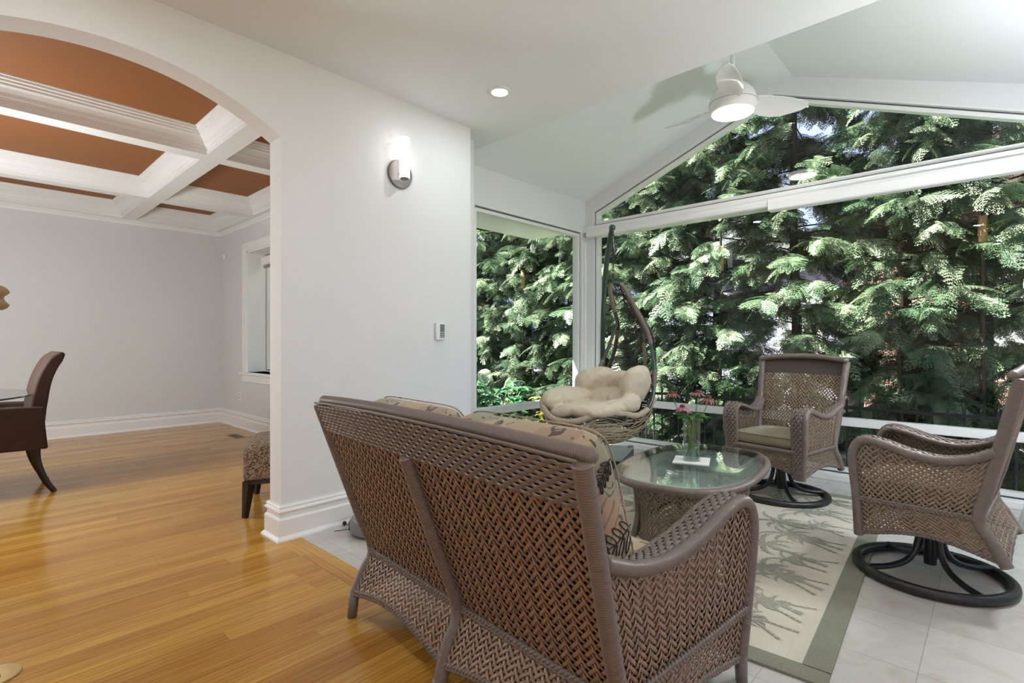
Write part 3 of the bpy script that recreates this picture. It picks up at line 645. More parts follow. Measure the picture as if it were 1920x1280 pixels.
# ------------------------------------------------------------------ wicker seating
def wicker_body(root, hw, raised=False, centre_post=False, legs=False, deck=True, fine=True, top_arch=0.02, sm='strand', arm_dip=0.55):
    """body faces +y; hw = half width at the seat; separate parts for panels, posts, arms and bands"""
    zm = (lambda z: float(np.interp(z, [0, .075, .265, .628, .895, 1.0], [.13, .205, .395, .675, 1.0, 1.10]))) if raised else (lambda z: z)
    ky = 0.63 if raised else 1.0
    Z = lambda p: [(x, y*ky, zm(z)) for x, y, z in p]
    wt = 0.06 if centre_post else 0.035
    n = 12 if fine else 9
    S1 = M[sm]
    rear = {}; armp = {}; fpost = {}
    for s in (-1, 1):
        rb, kn, tp = (s*(hw+0.012), -0.47 if raised else -0.405, 0.085), (s*hw, -0.325, 0.265), (s*(hw+wt), -0.535, 0.895)
        rear[s] = Z([rb, kn, tp])
        a = [(s*(hw-0.018), 0.375, 0.075), (s*(hw-0.004), 0.385, 0.26), (s*(hw+.005), 0.405, 0.45), (s*(hw+.008), 0.405, 0.545), (s*(hw+.008), 0.375, 0.605), (s*(hw+.008), 0.315, 0.628), (s*(hw+.008), 0.20, 0.612), (s*(hw+.008), 0.05, 0.575), (s*(hw+.008), -0.12, arm_dip+0.008), (s*(hw+.012), -0.28, 0.585), (s*(hw+0.028), -0.42, 0.640)]
        armp[s] = Z(a)
    # rear posts
    for s in (-1, 1):
        q = rear[s]; mb = MB(); path = [q[0], lerp(q[0], q[1], .5), q[1], lerp(q[1], q[2], .25), lerp(q[1], q[2], .6), q[2]]
        kk = []
        wrapped(mb, path, 0.0245, n); mb.build('rear_post', M['wrap'], root, True)
    # arms with a broad woven top
    for s in (-1, 1):
        arm = bpy.data.objects.new('arm', None); C.objects.link(arm); arm.parent = root
        full = resample(armp[s], step=0.01)
        mb = MB(); wrapped(mb, full, 0.021, n); mb.build('outer_tube', M['wrap'], arm, True)
        wid = np.full(len(full), 0.085); L = np.linspace(0, 1, len(full))
        wid = 0.085*np.clip(1.0-0.55*np.clip((L-0.72)/0.28, 0, 1), 0, 1)*np.clip(0.62+0.38*L/0.35, 0, 1)
        inner = full.copy(); inner[:, 0] -= s*wid
        mb = MB(); wrapped(mb, inner, 0.013, n-2); mb.build('inner_tube', M['wrap'], arm, True)
        nrm = np.zeros_like(full); tt = np.gradient(full, axis=0); tt /= np.linalg.norm(tt, axis=1)[:, None]
        nrm = np.cross(tt, np.array([1.0, 0, 0])); nrm *= np.sign((nrm[:, 1]+nrm[:, 2]))[:, None]*1.0
        lift = 0.014
        mid = (full+inner)/2 + nrm*lift*1.0
        def mk(full=full, inner=inner, mid=mid, nrm=nrm):
            sL = np.linspace(0, 1, len(full))
            f = lambda c, x: np.stack([np.interp(x, sL, c[:, k]) for k in range(3)], -1)
            def P(u, v):
                V = v[:, None]
                a, b, c = f(full+nrm*0.012, u), f(mid+nrm*0.004, u), f(inner+nrm*0.008, u)
                return a*(1-V)*(1-2*V) + b*4*V*(1-V) + c*V*(2*V-1)
            P.size = (plen(full), 0.085); return P
        mb = MB(); P = mk()
        rowweave(mb, P, row=0.0135, stake=0.02, amp=0.0028, th=0.004, fine=False)
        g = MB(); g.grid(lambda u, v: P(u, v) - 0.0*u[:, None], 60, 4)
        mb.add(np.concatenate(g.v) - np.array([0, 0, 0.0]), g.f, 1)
        mb.build('woven_top', [M['wrap'], M['wrap_dk']], arm, False)
    # top rail
    lt, rt = np.array(rear[-1][2]), np.array(rear[1][2])
    def toprow(h, y, ex=0.0):
        k = 9; out = []
        for i in range(k):
            t = i/(k-1); p = lerp(lt, rt, t); p[0] *= 1+ex; p[2] += h + top_arch*4*t*(1-t); p[1] += y - 0.03*4*t*(1-t)
            out.append(p)
        return out
    rail = toprow(0.012, 0.022)
    mb = MB(); wrapped(mb, rail, 0.021, n); mb.sphere(rail[0], 0.021, 10, 8); mb.sphere(rail[-1], 0.021, 10, 8); mb.build('top_rail', M['wrap'], root, True)
    # band: from just below the rail down
    bh = 0.115
    def onpost(s, z):   # point on the rear post above the knee at height z
        k, t = np.array(rear[s][1]), np.array(rear[s][2]); return lerp(k, t, (z-k[2])/(t[2]-k[2]))
    zt = lt[2]; zb_ = zt-bh+0.01
    def rowat(z, bow=0.03, arch=0.0):
        a, b = onpost(-1, z), onpost(1, z); kk = np.array(rear[-1][1])[2]; f = np.clip((z-kk)/(zt-kk), 0, 1)
        return [lerp(a, b, t)+np.array([0, -bow*f*4*t*(1-t), arch*4*t*(1-t)]) for t in np.linspace(0, 1, 9)]
    top = rowat(zt, 0.03, top_arch); bot = rowat(zb_, 0.03, top_arch*0.2)
    P = coons(bot, top, [bot[0], top[0]], [bot[-1], top[-1]])
    def off(P, d):
        def Q(u, v):
            p, nr, _ = patch_frame(P, u*P.size[0], v*P.size[1], P.size[0], P.size[1], 1, 0); return p+nr*d
        Q.size = P.size; return Q
    mb = MB(); rowweave(mb, off(P, 0.014), row=0.0118, stake=0.021, amp=0.003, th=0.0045, fine=fine)
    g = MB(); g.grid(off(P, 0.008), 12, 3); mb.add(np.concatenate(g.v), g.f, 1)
    mb.tube(np.array(top)+np.array([0, -0.017, 0.006]), 0.004, 6)
    mb.build('back_band', [M['wrap'], M['wrap_dk']], root)
    # back panel(s)
    kneerow = rowat(rear[-1][1][2], 0.0)
    def sub(row, t0, t1):
        row = resample(row, n=33, smooth=False); s = np.linspace(0, 1, 33)
        return [np.array([np.interp(t, s, row[:, k]) for k in range(3)]) for t in np.linspace(t0, t1, 9)]
    botrow = []
    rb0, rb1 = np.array(rear[-1][0]), np.array(rear[1][0])
    spans = [(0, .5), (.5, 1)] if centre_post else [(0, 1)]
    for (t0, t1) in spans:
        b_, t_ = sub(kneerow, t0, t1), sub(bot, t0, t1)
        P = coons(b_, t_, [b_[0], t_[0]], [b_[-1], t_[-1]])
        mb = MB(); weave(mb, off(P, 0.006), fine=fine, ang=50)
        mb.build('back_panel', S1, root)
        if centre_post: g = MB(); g.grid(off(P, -0.012), 10, 6); g.build('lining', M['wrap_in'], root, True)
        kb = np.array([lerp(rb0, rb1, t) for t in np.linspace(t0, t1, 9)])
        kb[:, 2] += (0.055 if centre_post else 0.06)*np.sin(np.linspace(0, PI, 9)) + 0.012
        P = coons(kb, b_, [kb[0], b_[0]], [kb[-1], b_[-1]])
        mb = MB(); weave(mb, off(P, 0.006), fine=fine, ang=50); mb.build('back_skirt', S1, root)
        mb = MB(); braid(mb, kb); mb.build('bottom_braid', M['wrap'], root, True)
    mb = MB(); braid(mb, np.array(kneerow)+np.array([0, -0.016, 0])); mb.build('seat_braid', M['wrap'], root, True)
    if centre_post:
        c1 = np.array(sub(bot, .5, .5)[0]) + np.array([0, -0.016, 0]); c0 = np.array(sub(kneerow, .5, .5)[0])+np.array([0, -0.02, 0]); cf = lerp(rb0, rb1, .5)
        mb = MB(); wrapped(mb, [c1, lerp(c1, c0, .5), c0, [0, c0[1]-0.04, 0.15], [0, cf[1]-0.015, 0.04]], 0.0245, n); mb.build('centre_post', M['wrap'], root, True)
        MB().tube([[0, cf[1]-0.015, 0.06], [0, cf[1]-0.015, 0.0]], 0.021, 14).build('leg', M['wrap'], root, True)
    # sides
    for s in (-1, 1):
        kn = np.array(rear[s][1]); fp = np.array(Z([(s*(hw-0.004), 0.385, 0.26)]))[0]
        low = [lerp(fp, kn, t) for t in np.linspace(0, 1, 9)]
        full = resample(armp[s], n=200)
        i0 = int(np.argmin(np.abs(full[:80, 2]-fp[2])))
        zt_ = zm(0.545)
        i1 = int(np.argmin(np.abs(full[:90, 2]-zt_)))
        front = full[i0:i1+1]; topc = full[i1:].copy()
        back = [lerp(kn, topc[-1], t) for t in np.linspace(0, 1, 5)]
        P = coons(low, topc, front, back)
        mb = MB(); weave(mb, P, fine=fine, ang=45); mb.build('side_panel', S1, root)
        rb = np.array(rear[s][0]); fb = full[0]
        edge = np.array([lerp(fb, rb, t) for t in np.linspace(0, 1, 9)]); edge[:, 2] += 0.015+0.05*np.sin(np.linspace(0, PI, 9))**1.2
        P = coons(edge, low, [edge[0], low[0]], [edge[-1], kn])
        mb = MB(); weave(mb, P, fine=fine, ang=45); mb.build('side_skirt', S1, root)
        mb = MB(); braid(mb, edge); braid(mb, np.array(low)+np.array([s*0.008, 0, 0])); mb.build('side_braid', M['wrap'], root, True)
    # front
    fl, fr = np.array(Z([(-hw+0.004, 0.385, 0.26)]))[0], np.array(Z([(hw-0.004, 0.385, 0.26)]))[0]
    bl, br = np.array(armp[-1][0]), np.array(armp[1][0])
    tr = [lerp(fl, fr, t) for t in np.linspace(0, 1, 9)]; ed = np.array([lerp(bl, br, t) for t in np.linspace(0, 1, 9)])
    ed[:, 2] += 0.015+0.06*np.sin(np.linspace(0, PI, 9))
    P = coons(ed, tr, [ed[0], tr[0]], [ed[-1], tr[-1]])
    mb = MB(); weave(mb, P, fine=fine, ang=45); mb.build('front_skirt', S1, root)
    mb = MB(); braid(mb, ed); mb.build('front_braid', M['wrap'], root, True)
    mb = MB(); wrapped(mb, tr, 0.018, n); mb.build('seat_rail', M['wrap'], root, True)
    # deck under the cushion
    zd = zm(0.262)
    MB().prism([(-hw+.02, 0.36*ky), (-hw+.02, -0.30*ky), (hw-.02, -0.30*ky), (hw-.02, 0.36*ky)], 'z', zd-0.012, zd).build('seat_deck', M['wrap_in'], root)
    if legs:
        for s in (-1, 1):
            for y in (0.375, -0.405):
                x = s*(hw-0.018) if y > 0 else s*(hw+0.012)
                mb = MB(); mb.tube([(x, y, 0.10), (x*1.0, y+(0.008 if y > 0 else -0.01), 0.0)], [0.022, 0.019], 14); mb.build('leg', M['wrap'], root, True)

def box_cushion(name, parent, w, d, h, c, mats, rot=(0, 0, 0), puff=0.012, r=0.03, pipe=True, own=None):
    """soft boxed cushion with piping"""
    mb = MB()
    def P(u, v):
        a = u*2*PI; b = (v-0.5)*PI; e = 0.22
        sg = lambda x, k: np.sign(x)*np.abs(x)**k
        cb, sb = sg(np.cos(b), 0.28), sg(np.sin(b), 0.55)
        x = cb*sg(np.cos(a), e); y = cb*sg(np.sin(a), e)
        q = np.stack([x*w/2, y*d/2, sb*h/2], -1)
        crown = (1-np.clip(np.abs(x), 0, 1)**2)*(1-np.clip(np.abs(y), 0, 1)**2)
        q[:, 2] += np.sign(sb)*puff*crown
        q[:, 2] += 0.003*np.sin(x*7+1)*np.cos(y*6)*crown
        return q
    mb.grid(P, 64, 28)
    o = mb.build(name, mats[0], parent, True); o.location = c; o.rotation_euler = rot
    if pipe:
        t = np.linspace(0, 2*PI, 80, endpoint=False); sg = lambda x, k: np.sign(x)*np.abs(x)**k
        for zz in (0.36, -0.36):
            p = np.stack([sg(np.cos(t), .24)*w/2*0.99, sg(np.sin(t), .24)*d/2*0.99, np.full(80, zz*h)], -1)
            q = MB().tube(p, 0.0028, 6, closed=True).build('piping', mats[1], o, True)
    return o

# ---- loveseat
ls = thing('wicker_loveseat', 'brown wicker loveseat seen from behind, nearest the camera, with leaf print cushions', 'loveseat', (-1.285, 1.49, 0), math.radians(-5))
wicker_body(ls, 0.64, False, centre_post=True, legs=True)
def leaf_print(mb, to3, cx, cy, s, a):
    """ink drawing of a sprig: looped leaves either side of a stem, as thin ribbons on the cloth"""
    def T(p):
        p = np.asarray(p)*s; c, q = math.cos(a), math.sin(a)
        return to3(p[:, 0]*c-p[:, 1]*q+cx, p[:, 0]*q+p[:, 1]*c+cy)
    def line(p, w):
        mb.tube(T(p), w, 4)
    line([(0, -1), (0.08, -0.4), (0, 0.2), (0.05, 0.9)], 0.0022)
    for k in range(4):
        for sd in (-1, 1):
            y0 = -0.7+k*0.42
            t = np.linspace(0, 2*PI, 14)
            x = sd*(0.30*(1-np.cos(t))); y = y0+0.22*(1-np.cos(t))+0.12*np.sin(t)
            line(np.stack([x, y], -1), 0.002)
for i, x in enumerate((-0.30, 0.30)):
    box_cushion('seat_cushion', ls, 0.58, 0.60, 0.13, (x, 0.05, 0.335), (M['print'], M['print']), puff=0.02)
tilt = math.radians(108)
for i, x in enumerate((-0.32, 0.325)):
    bc = box_cushion('back_cushion', ls, 0.595, 0.52, 0.145, (x*0.94, -0.288, 0.665), (M['print'], M['print']), rot=(tilt+0.0, 0, 0), puff=0.02)
    if i == 1:
        mb = MB()
        # right end face of the cushion (local x = +w/2), coordinates (y across height, z across thickness)
        end = lambda a, b: np.stack([np.full(len(a), 0.2985)-0.10*np.abs(b/0.09)**4*0.3-0.0*a, a, b], -1)
        for cx_, s_, a_ in ((-0.03, 0.078, 0.0), (0.165, 0.042, 0.6), (-0.18, 0.042, -0.5)):
            mb = MB(); leaf_print(mb, end, cx_, 0.0, s_, a_); mb.build('leaf_motif', M['ink'], bc)

# ---- swivel chairs
def swivel_base(root):
    base = bpy.data.objects.new('swivel_base', None); C.objects.link(base); base.parent = root
    t = np.linspace(0, 2*PI, 97)
    mb = MB(); wrapped(mb, np.stack([0.30*np.cos(t), 0.30*np.sin(t), np.full(97, 0.026)], -1), 0.0245, 12, 0.007, 0.0010, closed=True); mb.build('ring', M['metal_dk'], base, True)
    for k in range(4):
        a = PI/4+k*PI/2; ca, sa = math.cos(a), math.sin(a)
        pr = [(0.05, 0.235), (0.055, 0.19), (0.075, 0.12), (0.12, 0.07), (0.20, 0.045), (0.30, 0.040)]
        mb = MB(); mb.tube(resample([(r*ca, r*sa, z) for r, z in pr], n=30), 0.0145, 12); mb.build('spoke', M['metal_dk'], base, True)
    mb = MB(); mb.lathe([(0, 0.06), (0.026, 0.06), (0.026, 0.23), (0.12, 0.235), (0.12, 0.25), (0, 0.25)], n=24); mb.build('hub', M['metal_dk'], base, 'auto')
def make_chair():
    t = thing('swivel_armchair', '', 'armchair', (0, 0, 0), 0)
    wicker_body(t, 0.28, True, fine=False, sm='strand_g', top_arch=0.025)
    swivel_base(t)
    box_cushion('seat_cushion', t, 0.50, 0.44, 0.085, (0, 0.03, 0.447), (M['olive'], M['olive_pipe']), puff=0.022)
    return t
def copy_tree(o, parent=None):
    c = o.copy(); C.objects.link(c); c.parent = parent
    for ch in list(o.children): copy_tree(ch, c)
    return c
def place(o, x, y, rz, label, group=None, z=0):
    o.location = (x, y, z); o.rotation_euler = (0, 0, rz); o['label'] = label
    if group: o['group'] = group
    return o
ch1 = make_chair(); ch2 = copy_tree(ch1)
place(ch1, -1.175, 4.19, math.radians(169.5), 'wicker swivel armchair with olive cushion facing the table, back to the window', 'wicker swivel armchairs by the coffee table')
place(ch2, -0.24, 3.27, math.radians(85.5), 'wicker swivel armchair at right edge, seen from its side beyond the rug', 'wicker swivel armchairs by the coffee table')

# ---- coffee table
tb = thing('coffee_table', 'oval wicker coffee table with green glass top on the palm rug', 'coffee table', (-1.305, 2.978, 0), math.radians(6.5))
def oval(a, b, z, n=120, p=2.7):
    t = np.linspace(0, 2*PI, n, endpoint=False); sg = lambda x: np.sign(x)*np.abs(x)**(2/p)
    return np.stack([a*sg(np.cos(t)), b*sg(np.sin(t)), np.full(n, z)], -1)
TA, TB = 0.358, 0.597
mb = MB(); mb.prism([tuple(q[:2]) for q in oval(TA-0.012, TB-0.012, 0)], 'z', 0.434, 0.442); o = mb.build('glass_top', M['tabglass'], tb)
mb = MB(); p = oval(TA, TB, 0.418, 200); p = np.vstack([p, p[:1]]); wrapped(mb, p, 0.021, 10, closed=True); mb.build('rim', M['wrap'], tb, True)
mb = MB(); mb.prism([tuple(q[:2]) for q in oval(TA-0.03, TB-0.03, 0)], 'z', 0.395, 0.405); mb.build('tray', M['white'], tb)
def tpatch(z0, z1, f):
    def P(u, v):
        t = u*2*PI; sg = lambda x: np.sign(x)*np.abs(x)**(2/2.7); k = f(v)
        return np.stack([(TA-0.03)*k*sg(np.cos(t)), (TB-0.05)*k*sg(np.sin(t)), z0+(z1-z0)*v], -1)
    P.size = (2.75, abs(z1-z0)); return P
flare = lambda v: 0.76+0.05*(1-v)**2+0.13*v**2
mb = MB(); weave(mb, tpatch(0.09, 0.37, flare), fine=False, ang=45, pitch=0.0205); mb.build('woven_base', M['strand_g'], tb)
mb = MB(); p = oval((TA-0.03)*0.81, (TB-0.05)*0.81, 0.085, 120); braid(mb, np.vstack([p, p[:1]])); mb.build('bottom_braid', M['wrap'], tb, True)
mb = MB(); p = oval((TA-0.03)*0.90, (TB-0.05)*0.90, 0.38, 120); p = np.vstack([p, p[:1]]); wrapped(mb, p, 0.014, 8, closed=True); mb.build('upper_rail', M['wrap'], tb, True)
for sx in (-1, 1):
    for sy in (-1, 1):
        x, y = sx*(TA-0.03)*0.66, sy*(TB-0.05)*0.70
        mb = MB(); wrapped(mb, [(x*0.97, y*0.97, 0.38), (x*0.93, y*0.93, 0.2), (x, y, 0.07), (x*1.04, y*1.04, 0.0)], 0.018, 10); mb.build('leg', M['wrap'], tb, True)
# napkin and vase on the table
nx, ny = -1.325, 2.985
o = MB().prism([(-0.10, -0.10), (0.10, -0.10), (0.10, 0.10), (-0.10, 0.10)], 'z', 0, 0.004).build('napkin', M['paper']); o.location = (nx, ny, 0.4425); o.rotation_euler = (0, 0, math.radians(20))
tag(o, 'square white napkin under the flower vase on the glass table', 'napkin')
vs = thing('flower_vase', 'tall clear glass cylinder vase half filled with water on white napkin', 'vase', (nx, ny, 0.447))
mb = MB(); mb.lathe([(0.0, 0.0), (0.049, 0.0), (0.049, 0.25), (0.046, 0.25), (0.046, 0.014), (0, 0.014)], n=32); mb.build('glass', M['vase'], vs, 'auto')
mb = MB(); mb.lathe([(0.0, 0.015), (0.0455, 0.015), (0.0455, 0.125), (0, 0.125)], n=32); mb.build('water', M['water'], vs, 'auto')
def coneflower(px, py, top, base, lean, label, pet='petal', rad=0.038, ang=0.5):
    t = thing('coneflower', label, 'flower', (nx, ny, 0.447), 0, 'coneflowers in the vase')
    b = np.array([base[0], base[1], 0.018]); e = np.array([px, py, top]); m = (b+e)/2+np.array([lean, lean*0.4, 0.01])
    m1 = b+(e-b)*0.45
    m1[:2] = np.clip(m1[:2], -0.038, 0.038)
    path = resample([b, m1, b*0.2+e*0.8+np.array([lean*.2, 0, 0]), e], n=24)
    MB().tube(path, 0.0022, 6).build('stem', M['stem'], t, True)
    mb = MB(); mb.sphere(e+np.array([0, 0, 0.008]), (0.016, 0.016, 0.014), 12, 8); mb.build('cone', M['cone'], t, True)
    mb = MB(); r0 = random.Random(int(px*1e4)+7)
    for k in range(13):
        a = k*2*PI/13+r0.uniform(-.1, .1); L = rad*r0.uniform(.85, 1.15); dr = L*(ang+r0.uniform(-.1, .15))
        ca, sa = math.cos(a), math.sin(a); w = 0.006
        for s0 in range(3):
            pass
        rr = [0.012, 0.012+L*.5, 0.012+L]; zz = [0.003, -dr*.35, -dr]; ww = [0.003, w, 0.003]
        v = []
        for q in range(3):
            for sd in (-1, 1): v.append(e+np.array([rr[q]*ca-sa*ww[q]*sd, rr[q]*sa+ca*ww[q]*sd, zz[q]+0.004]))
        v2 = [p-np.array([0, 0, 0.0008]) for p in v]
        f = [(0, 1, 3, 2), (2, 3, 5, 4), (7, 6, 8, 9), (9, 8, 10, 11), (0, 2, 8, 6), (2, 4, 10, 8), (1, 7, 9, 3), (3, 9, 11, 5), (4, 5, 11, 10), (0, 6, 7, 1)]
        mb.add(v+v2, f)
    mb.build('petals', M[pet], t, True)
    return t
coneflower(0.025, 0.03, 0.395, (-0.02, 0.02), 0.01, 'dusty pink coneflower highest in the vase')
coneflower(0.085, 0.04, 0.365, (-0.03, -0.01), 0.02, 'dusty pink coneflower leaning right in the vase', ang=0.8)
coneflower(-0.115, -0.02, 0.385, (0.03, 0.01), -0.02, 'dusty pink coneflower leaning left, apart from the rest in the vase')
coneflower(-0.035, -0.05, 0.31, (0.03, -0.02), 0.0, 'bright pink coneflower lowest of the bunch in the vase', 'petal2', 0.036, 0.55)
def leaf_blade(mb, base, d, L, w, droop=0.3, fold=0.15, n=5, mat=0):
    d = np.asarray(d, float); d /= np.linalg.norm(d); s = np.cross(d, [0, 0, 1]); s /= np.linalg.norm(s)+1e-9; u = np.cross(s, d)
    V = []; F = []
    for i in range(n+1):
        t = i/n; ww = w*math.sin(PI*min(1, t*0.92+0.06))**0.8*(1 if t < 1 else 0.1)
        c = np.asarray(base)+d*L*t-np.array([0, 0, 1])*droop*L*t*t
        V += [c-s*ww/2+u*fold*ww, c, c+s*ww/2+u*fold*ww]
    for i in range(n):
        F += [(i*3, i*3+1, i*3+4, i*3+3), (i*3+1, i*3+2, i*3+5, i*3+4)]
    mb.add(V, F, mat)
fo = thing('green_sprig', 'bunch of broad green leaves at the mouth of the vase', 'foliage', (nx, ny, 0.447))
mb = MB()
for k in range(15):
    a = k*2.4; leaf_blade(mb, (0.02*math.cos(a), 0.02*math.sin(a), 0.215+0.004*k), (math.cos(a), math.sin(a), 0.9-0.04*k), 0.075+0.02*(k % 3), 0.032, 0.5)
leaf_blade(mb, (-0.02, -0.02, 0.25), (-1, -0.7, 0.6), 0.10, 0.02, 0.1)
mb.build('leaves', M['leafp'], fo, True)
mb = MB()
for k in range(4):
    a = k*1.6+0.4; mb.tube(resample([(0.034*math.cos(a), 0.034*math.sin(a), 0.018), (-0.004*math.cos(a), -0.004*math.sin(a), 0.13), (-0.032*math.cos(a), -0.032*math.sin(a), 0.26)], n=10), 0.0022, 6)
mb.build('stems', M['stem'], fo, True)

# ---- rug
RW, RL = 1.86, 2.55
rg = MB(); rg.box((-RW, 0, 0), (0, RL, 0.008), 0)
bw = 0.085
for a, b in (((-RW, 0), (0, bw)), ((-RW, RL-bw), (0, RL)), ((-RW, bw), (-RW+bw, RL-bw)), ((-bw, bw), (0, RL-bw))):
    rg.box((a[0]-.002, a[1]-.002, 0.0005), (b[0]+.002, b[1]+.002, 0.0095), 1)
layer = [0]
def palm(cx, cy, a, s, seed, fr=8):
    r0 = random.Random(seed); ca, sa = math.cos(a), math.sin(a); bend = r0.uniform(-.18, .18)*(1 if seed % 2 else -1)
    T = lambda x, y: (cx+s*(x*ca-y*sa), cy+s*(x*sa+y*ca), 0.0098+layer[0]*4e-6)
    def strip(pts, ws):
        V = []; n = len(pts); layer[0] = (layer[0]+1) % 300
        for i, (x, y) in enumerate(pts):
            x0, y0 = pts[max(0, i-1)]; x1, y1 = pts[min(n-1, i+1)]; dx, dy = x1-x0, y1-y0; l = math.hypot(dx, dy)+1e-9
            V += [T(x-dy/l*ws[i], y+dx/l*ws[i]), T(x+dy/l*ws[i], y-dx/l*ws[i])]
        rg.add(V, [(2*i, 2*i+1, 2*i+3, 2*i+2) for i in range(n-1)], 2)
    P = lambda t: (t, bend*math.sin(t*1.7)*1.2)
    TL = 0.62
    for k in range(7):   # trunk in short ringed lengths
        t0, t1 = k/7*TL, (k+0.90)/7*TL
        strip([P(t0), P(t1)], [0.030*(1-t0*.7), 0.026*(1-t1*.7)])
    ex, ey = P(TL+0.02)
    for k in range(fr):
        th = -2.5+5.0*k/(fr-1)+r0.uniform(-.12, .12); L = r0.uniform(.28, .40)*(1.15 if abs(th) < 1.2 else .95)
        pts = []; ws = []; sg = 1 if th > 0 else -1
        for q in range(13):
            t = q/12; aa = th+sg*1.35*t*t
            if q == 0: x, y = ex, ey
            else: x += math.cos(aa)*L/12; y += math.sin(aa)*L/12
            pts.append((x, y)); ws.append((0.040 if q % 2 else 0.018)*math.sin(PI*min(1, 0.12+t*0.9))**0.7)
        strip(pts, ws)
k = 0
for side in range(2):
    a0 = PI if side == 0 else 0
    X = lambda d: -0.085-d if side == 0 else -RW+0.085+d
    y = 0.46
    while y < RL-0.25:
        palm(X(0.04 if k % 2 else 0.07), y, a0-0.10 if side == 0 else a0+.1, 0.52 if k % 2 == 0 else 0.44, k)
        palm(X(0.06), y-0.075, a0-0.30 if side == 0 else a0+.3, 0.30, k+51, 6)
        palm(X(0.03), y+0.085, a0+0.12, 0.26, k+80, 6)
        y += 0.30; k += 1
    palm(X(0.10), 0.20, a0-0.5, 0.26, 7, 6); palm(X(0.05), 0.30, a0-0.25, 0.30, 8, 6)
for x in np.arange(-RW+0.50, -0.40, 0.34):
    palm(x+0.07, 0.13, PI/2+0.15, 0.46, k); palm(x+0.22, 0.13, PI/2-0.25, 0.24, k+31, 6)
    palm(x, RL-0.13, -PI/2+0.2, 0.40, k+3); k += 1
o = rg.build('palm_rug', [M['rug'], M['rug_b'], M['rug_p']]); o.location = (-0.413, 1.966, 0.0005); o.rotation_euler = (0, 0, math.radians(3.4))
tag(o, 'beige area rug with olive palm trees and olive border on the tile floor', 'rug')

# ------------------------------------------------------------------ hanging egg chair on its stand
OX, OY = -2.45, 3.85
def loc(p): q = np.asarray(p, float).copy(); q[..., 0] -= OX; q[..., 1] -= OY; return q
right_out = [(-2.492, 3.966, 1.669), (-2.447, 4.008, 1.664), (-2.399, 4.026, 1.615), (-2.296, 4.039, 1.433), (-2.195, 4.051, 1.241), (-2.136, 4.024, 1.082), (-2.095, 3.994, 0.896), (-2.081, 3.939, 0.709), (-2.094, 3.872, 0.591), (-2.159, 3.798, 0.453), (-2.32, 3.716, 0.33)]
right_in = [(-2.399, 4.026, 1.615), (-2.35, 4.098, 1.433), (-2.299, 4.146, 1.282), (-2.272, 4.144, 1.103), (-2.253, 4.12, 0.917), (-2.239, 4.065, 0.712), (-2.247, 3.989, 0.534)]
left_in = [(-2.492, 3.966, 1.669), (-2.513, 3.973, 1.6), (-2.514, 4.027, 1.461), (-2.507, 4.088, 1.319), (-2.532, 4.12, 1.199), (-2.579, 4.131, 1.027), (-2.633, 4.108, 0.869), (-2.677, 3.999, 0.638), (-2.62, 3.847, 0.442), (-2.32, 3.716, 0.33)]
left_out = [(-2.507, 4.088, 1.319), (-2.525, 4.045, 1.217), (-2.566, 3.979, 1.031), (-2.589, 3.902, 0.899), (-2.613, 3.716, 0.712), (-2.671, 3.526, 0.608)]
rim = [(-2.094, 3.872, 0.591), (-2.099, 3.717, 0.560), (-2.124, 3.557, 0.585), (-2.177, 3.412, 0.605), (-2.235, 3.317, 0.590), (-2.338, 3.22, 0.545), (-2.458, 3.177, 0.540), (-2.574, 3.178, 0.575), (-2.685, 3.239, 0.645), (-2.786, 3.418, 0.69), (-2.792, 3.686, 0.702), (-2.669, 4.006, 0.687), (-2.395, 4.194, 0.658), (-2.154, 4.076, 0.671)]
eg = thing('hanging_chair', 'egg-shaped hanging chair of net and tubes, hung in the glass corner', 'hanging chair', (OX, OY, 0))
fr = bpy.data.objects.new('egg_frame', None); C.objects.link(fr); fr.parent = eg
for nm, pts, r in (('outer_hoop', right_out, 0.017), ('inner_hoop', right_in, 0.014), ('outer_hoop', left_in, 0.017), ('inner_hoop', left_out, 0.015)):
    MB().tube(resample(loc(pts), n=80), r, 12).build(nm, M['pole'] if pts is right_out else M['net'], fr, True)
def sect(pts, a, b): p = resample(loc(pts), n=200); return p[int(a*199):int(b*199)+1]
for pts, a, b, r in ((right_out, .05, .42, .0205), (right_out, .56, .64, .0205), (right_in, .45, .72, .0175), (left_in, .0, .16, .0205), (left_in, .26, .31, .02), (left_out, .38, .52, .019), (right_out, .80, .93, .022)):
    mb = MB(); wrapped(mb, sect(pts, a, b), r, 10, 0.008, 0.003); mb.build('rope_wrap', M['rope_dk'], fr, True)
mb = MB(); p = resample(loc(rim+rim[:1]), n=320); wrapped(mb, p, 0.024, 10, 0.009, 0.003, closed=True); mb.build('seat_rim', M['rope'], fr, True)
# nets: random strands over the back and under the seat
def net_surface(P, n, rad, r0, lo=.15, hi=.5, asp=1.0):
    mb = MB()
    for _ in range(n):
        u, v = r0.uniform(0, 1), r0.uniform(0, 1); a = r0.uniform(0, 2*PI); cv = r0.uniform(-6, 6); L = r0.uniform(lo, hi)
        us, vs_ = [], []
        for q in range(9):
            us.append(u); vs_.append(v); u += math.cos(a)*L/8; v += math.sin(a)*L/8*asp; a += cv*L/8
            if not (0 <= u <= 1 and 0 <= v <= 1): break
        us.append(min(1, max(0, u))); vs_.append(min(1, max(0, v)))
        if len(us) < 3: continue
        p = P(np.array(us), np.array(vs_)); mb.tube(p+np.array([r0.uniform(-.003, .003), r0.uniform(-.003, .003), 0]), rad, 5, cap=False)
    return mb
def ip(pts, a, b):
    p = resample(loc(pts), n=200); s = np.linspace(0, 1, 200)
    return lambda t: np.stack([np.interp(a+(b-a)*t, s, p[:, k]) for k in range(3)], -1)
fl_, fr_ = ip(left_in, 0.02, 0.72), ip(right_out, 0.02, 0.72)
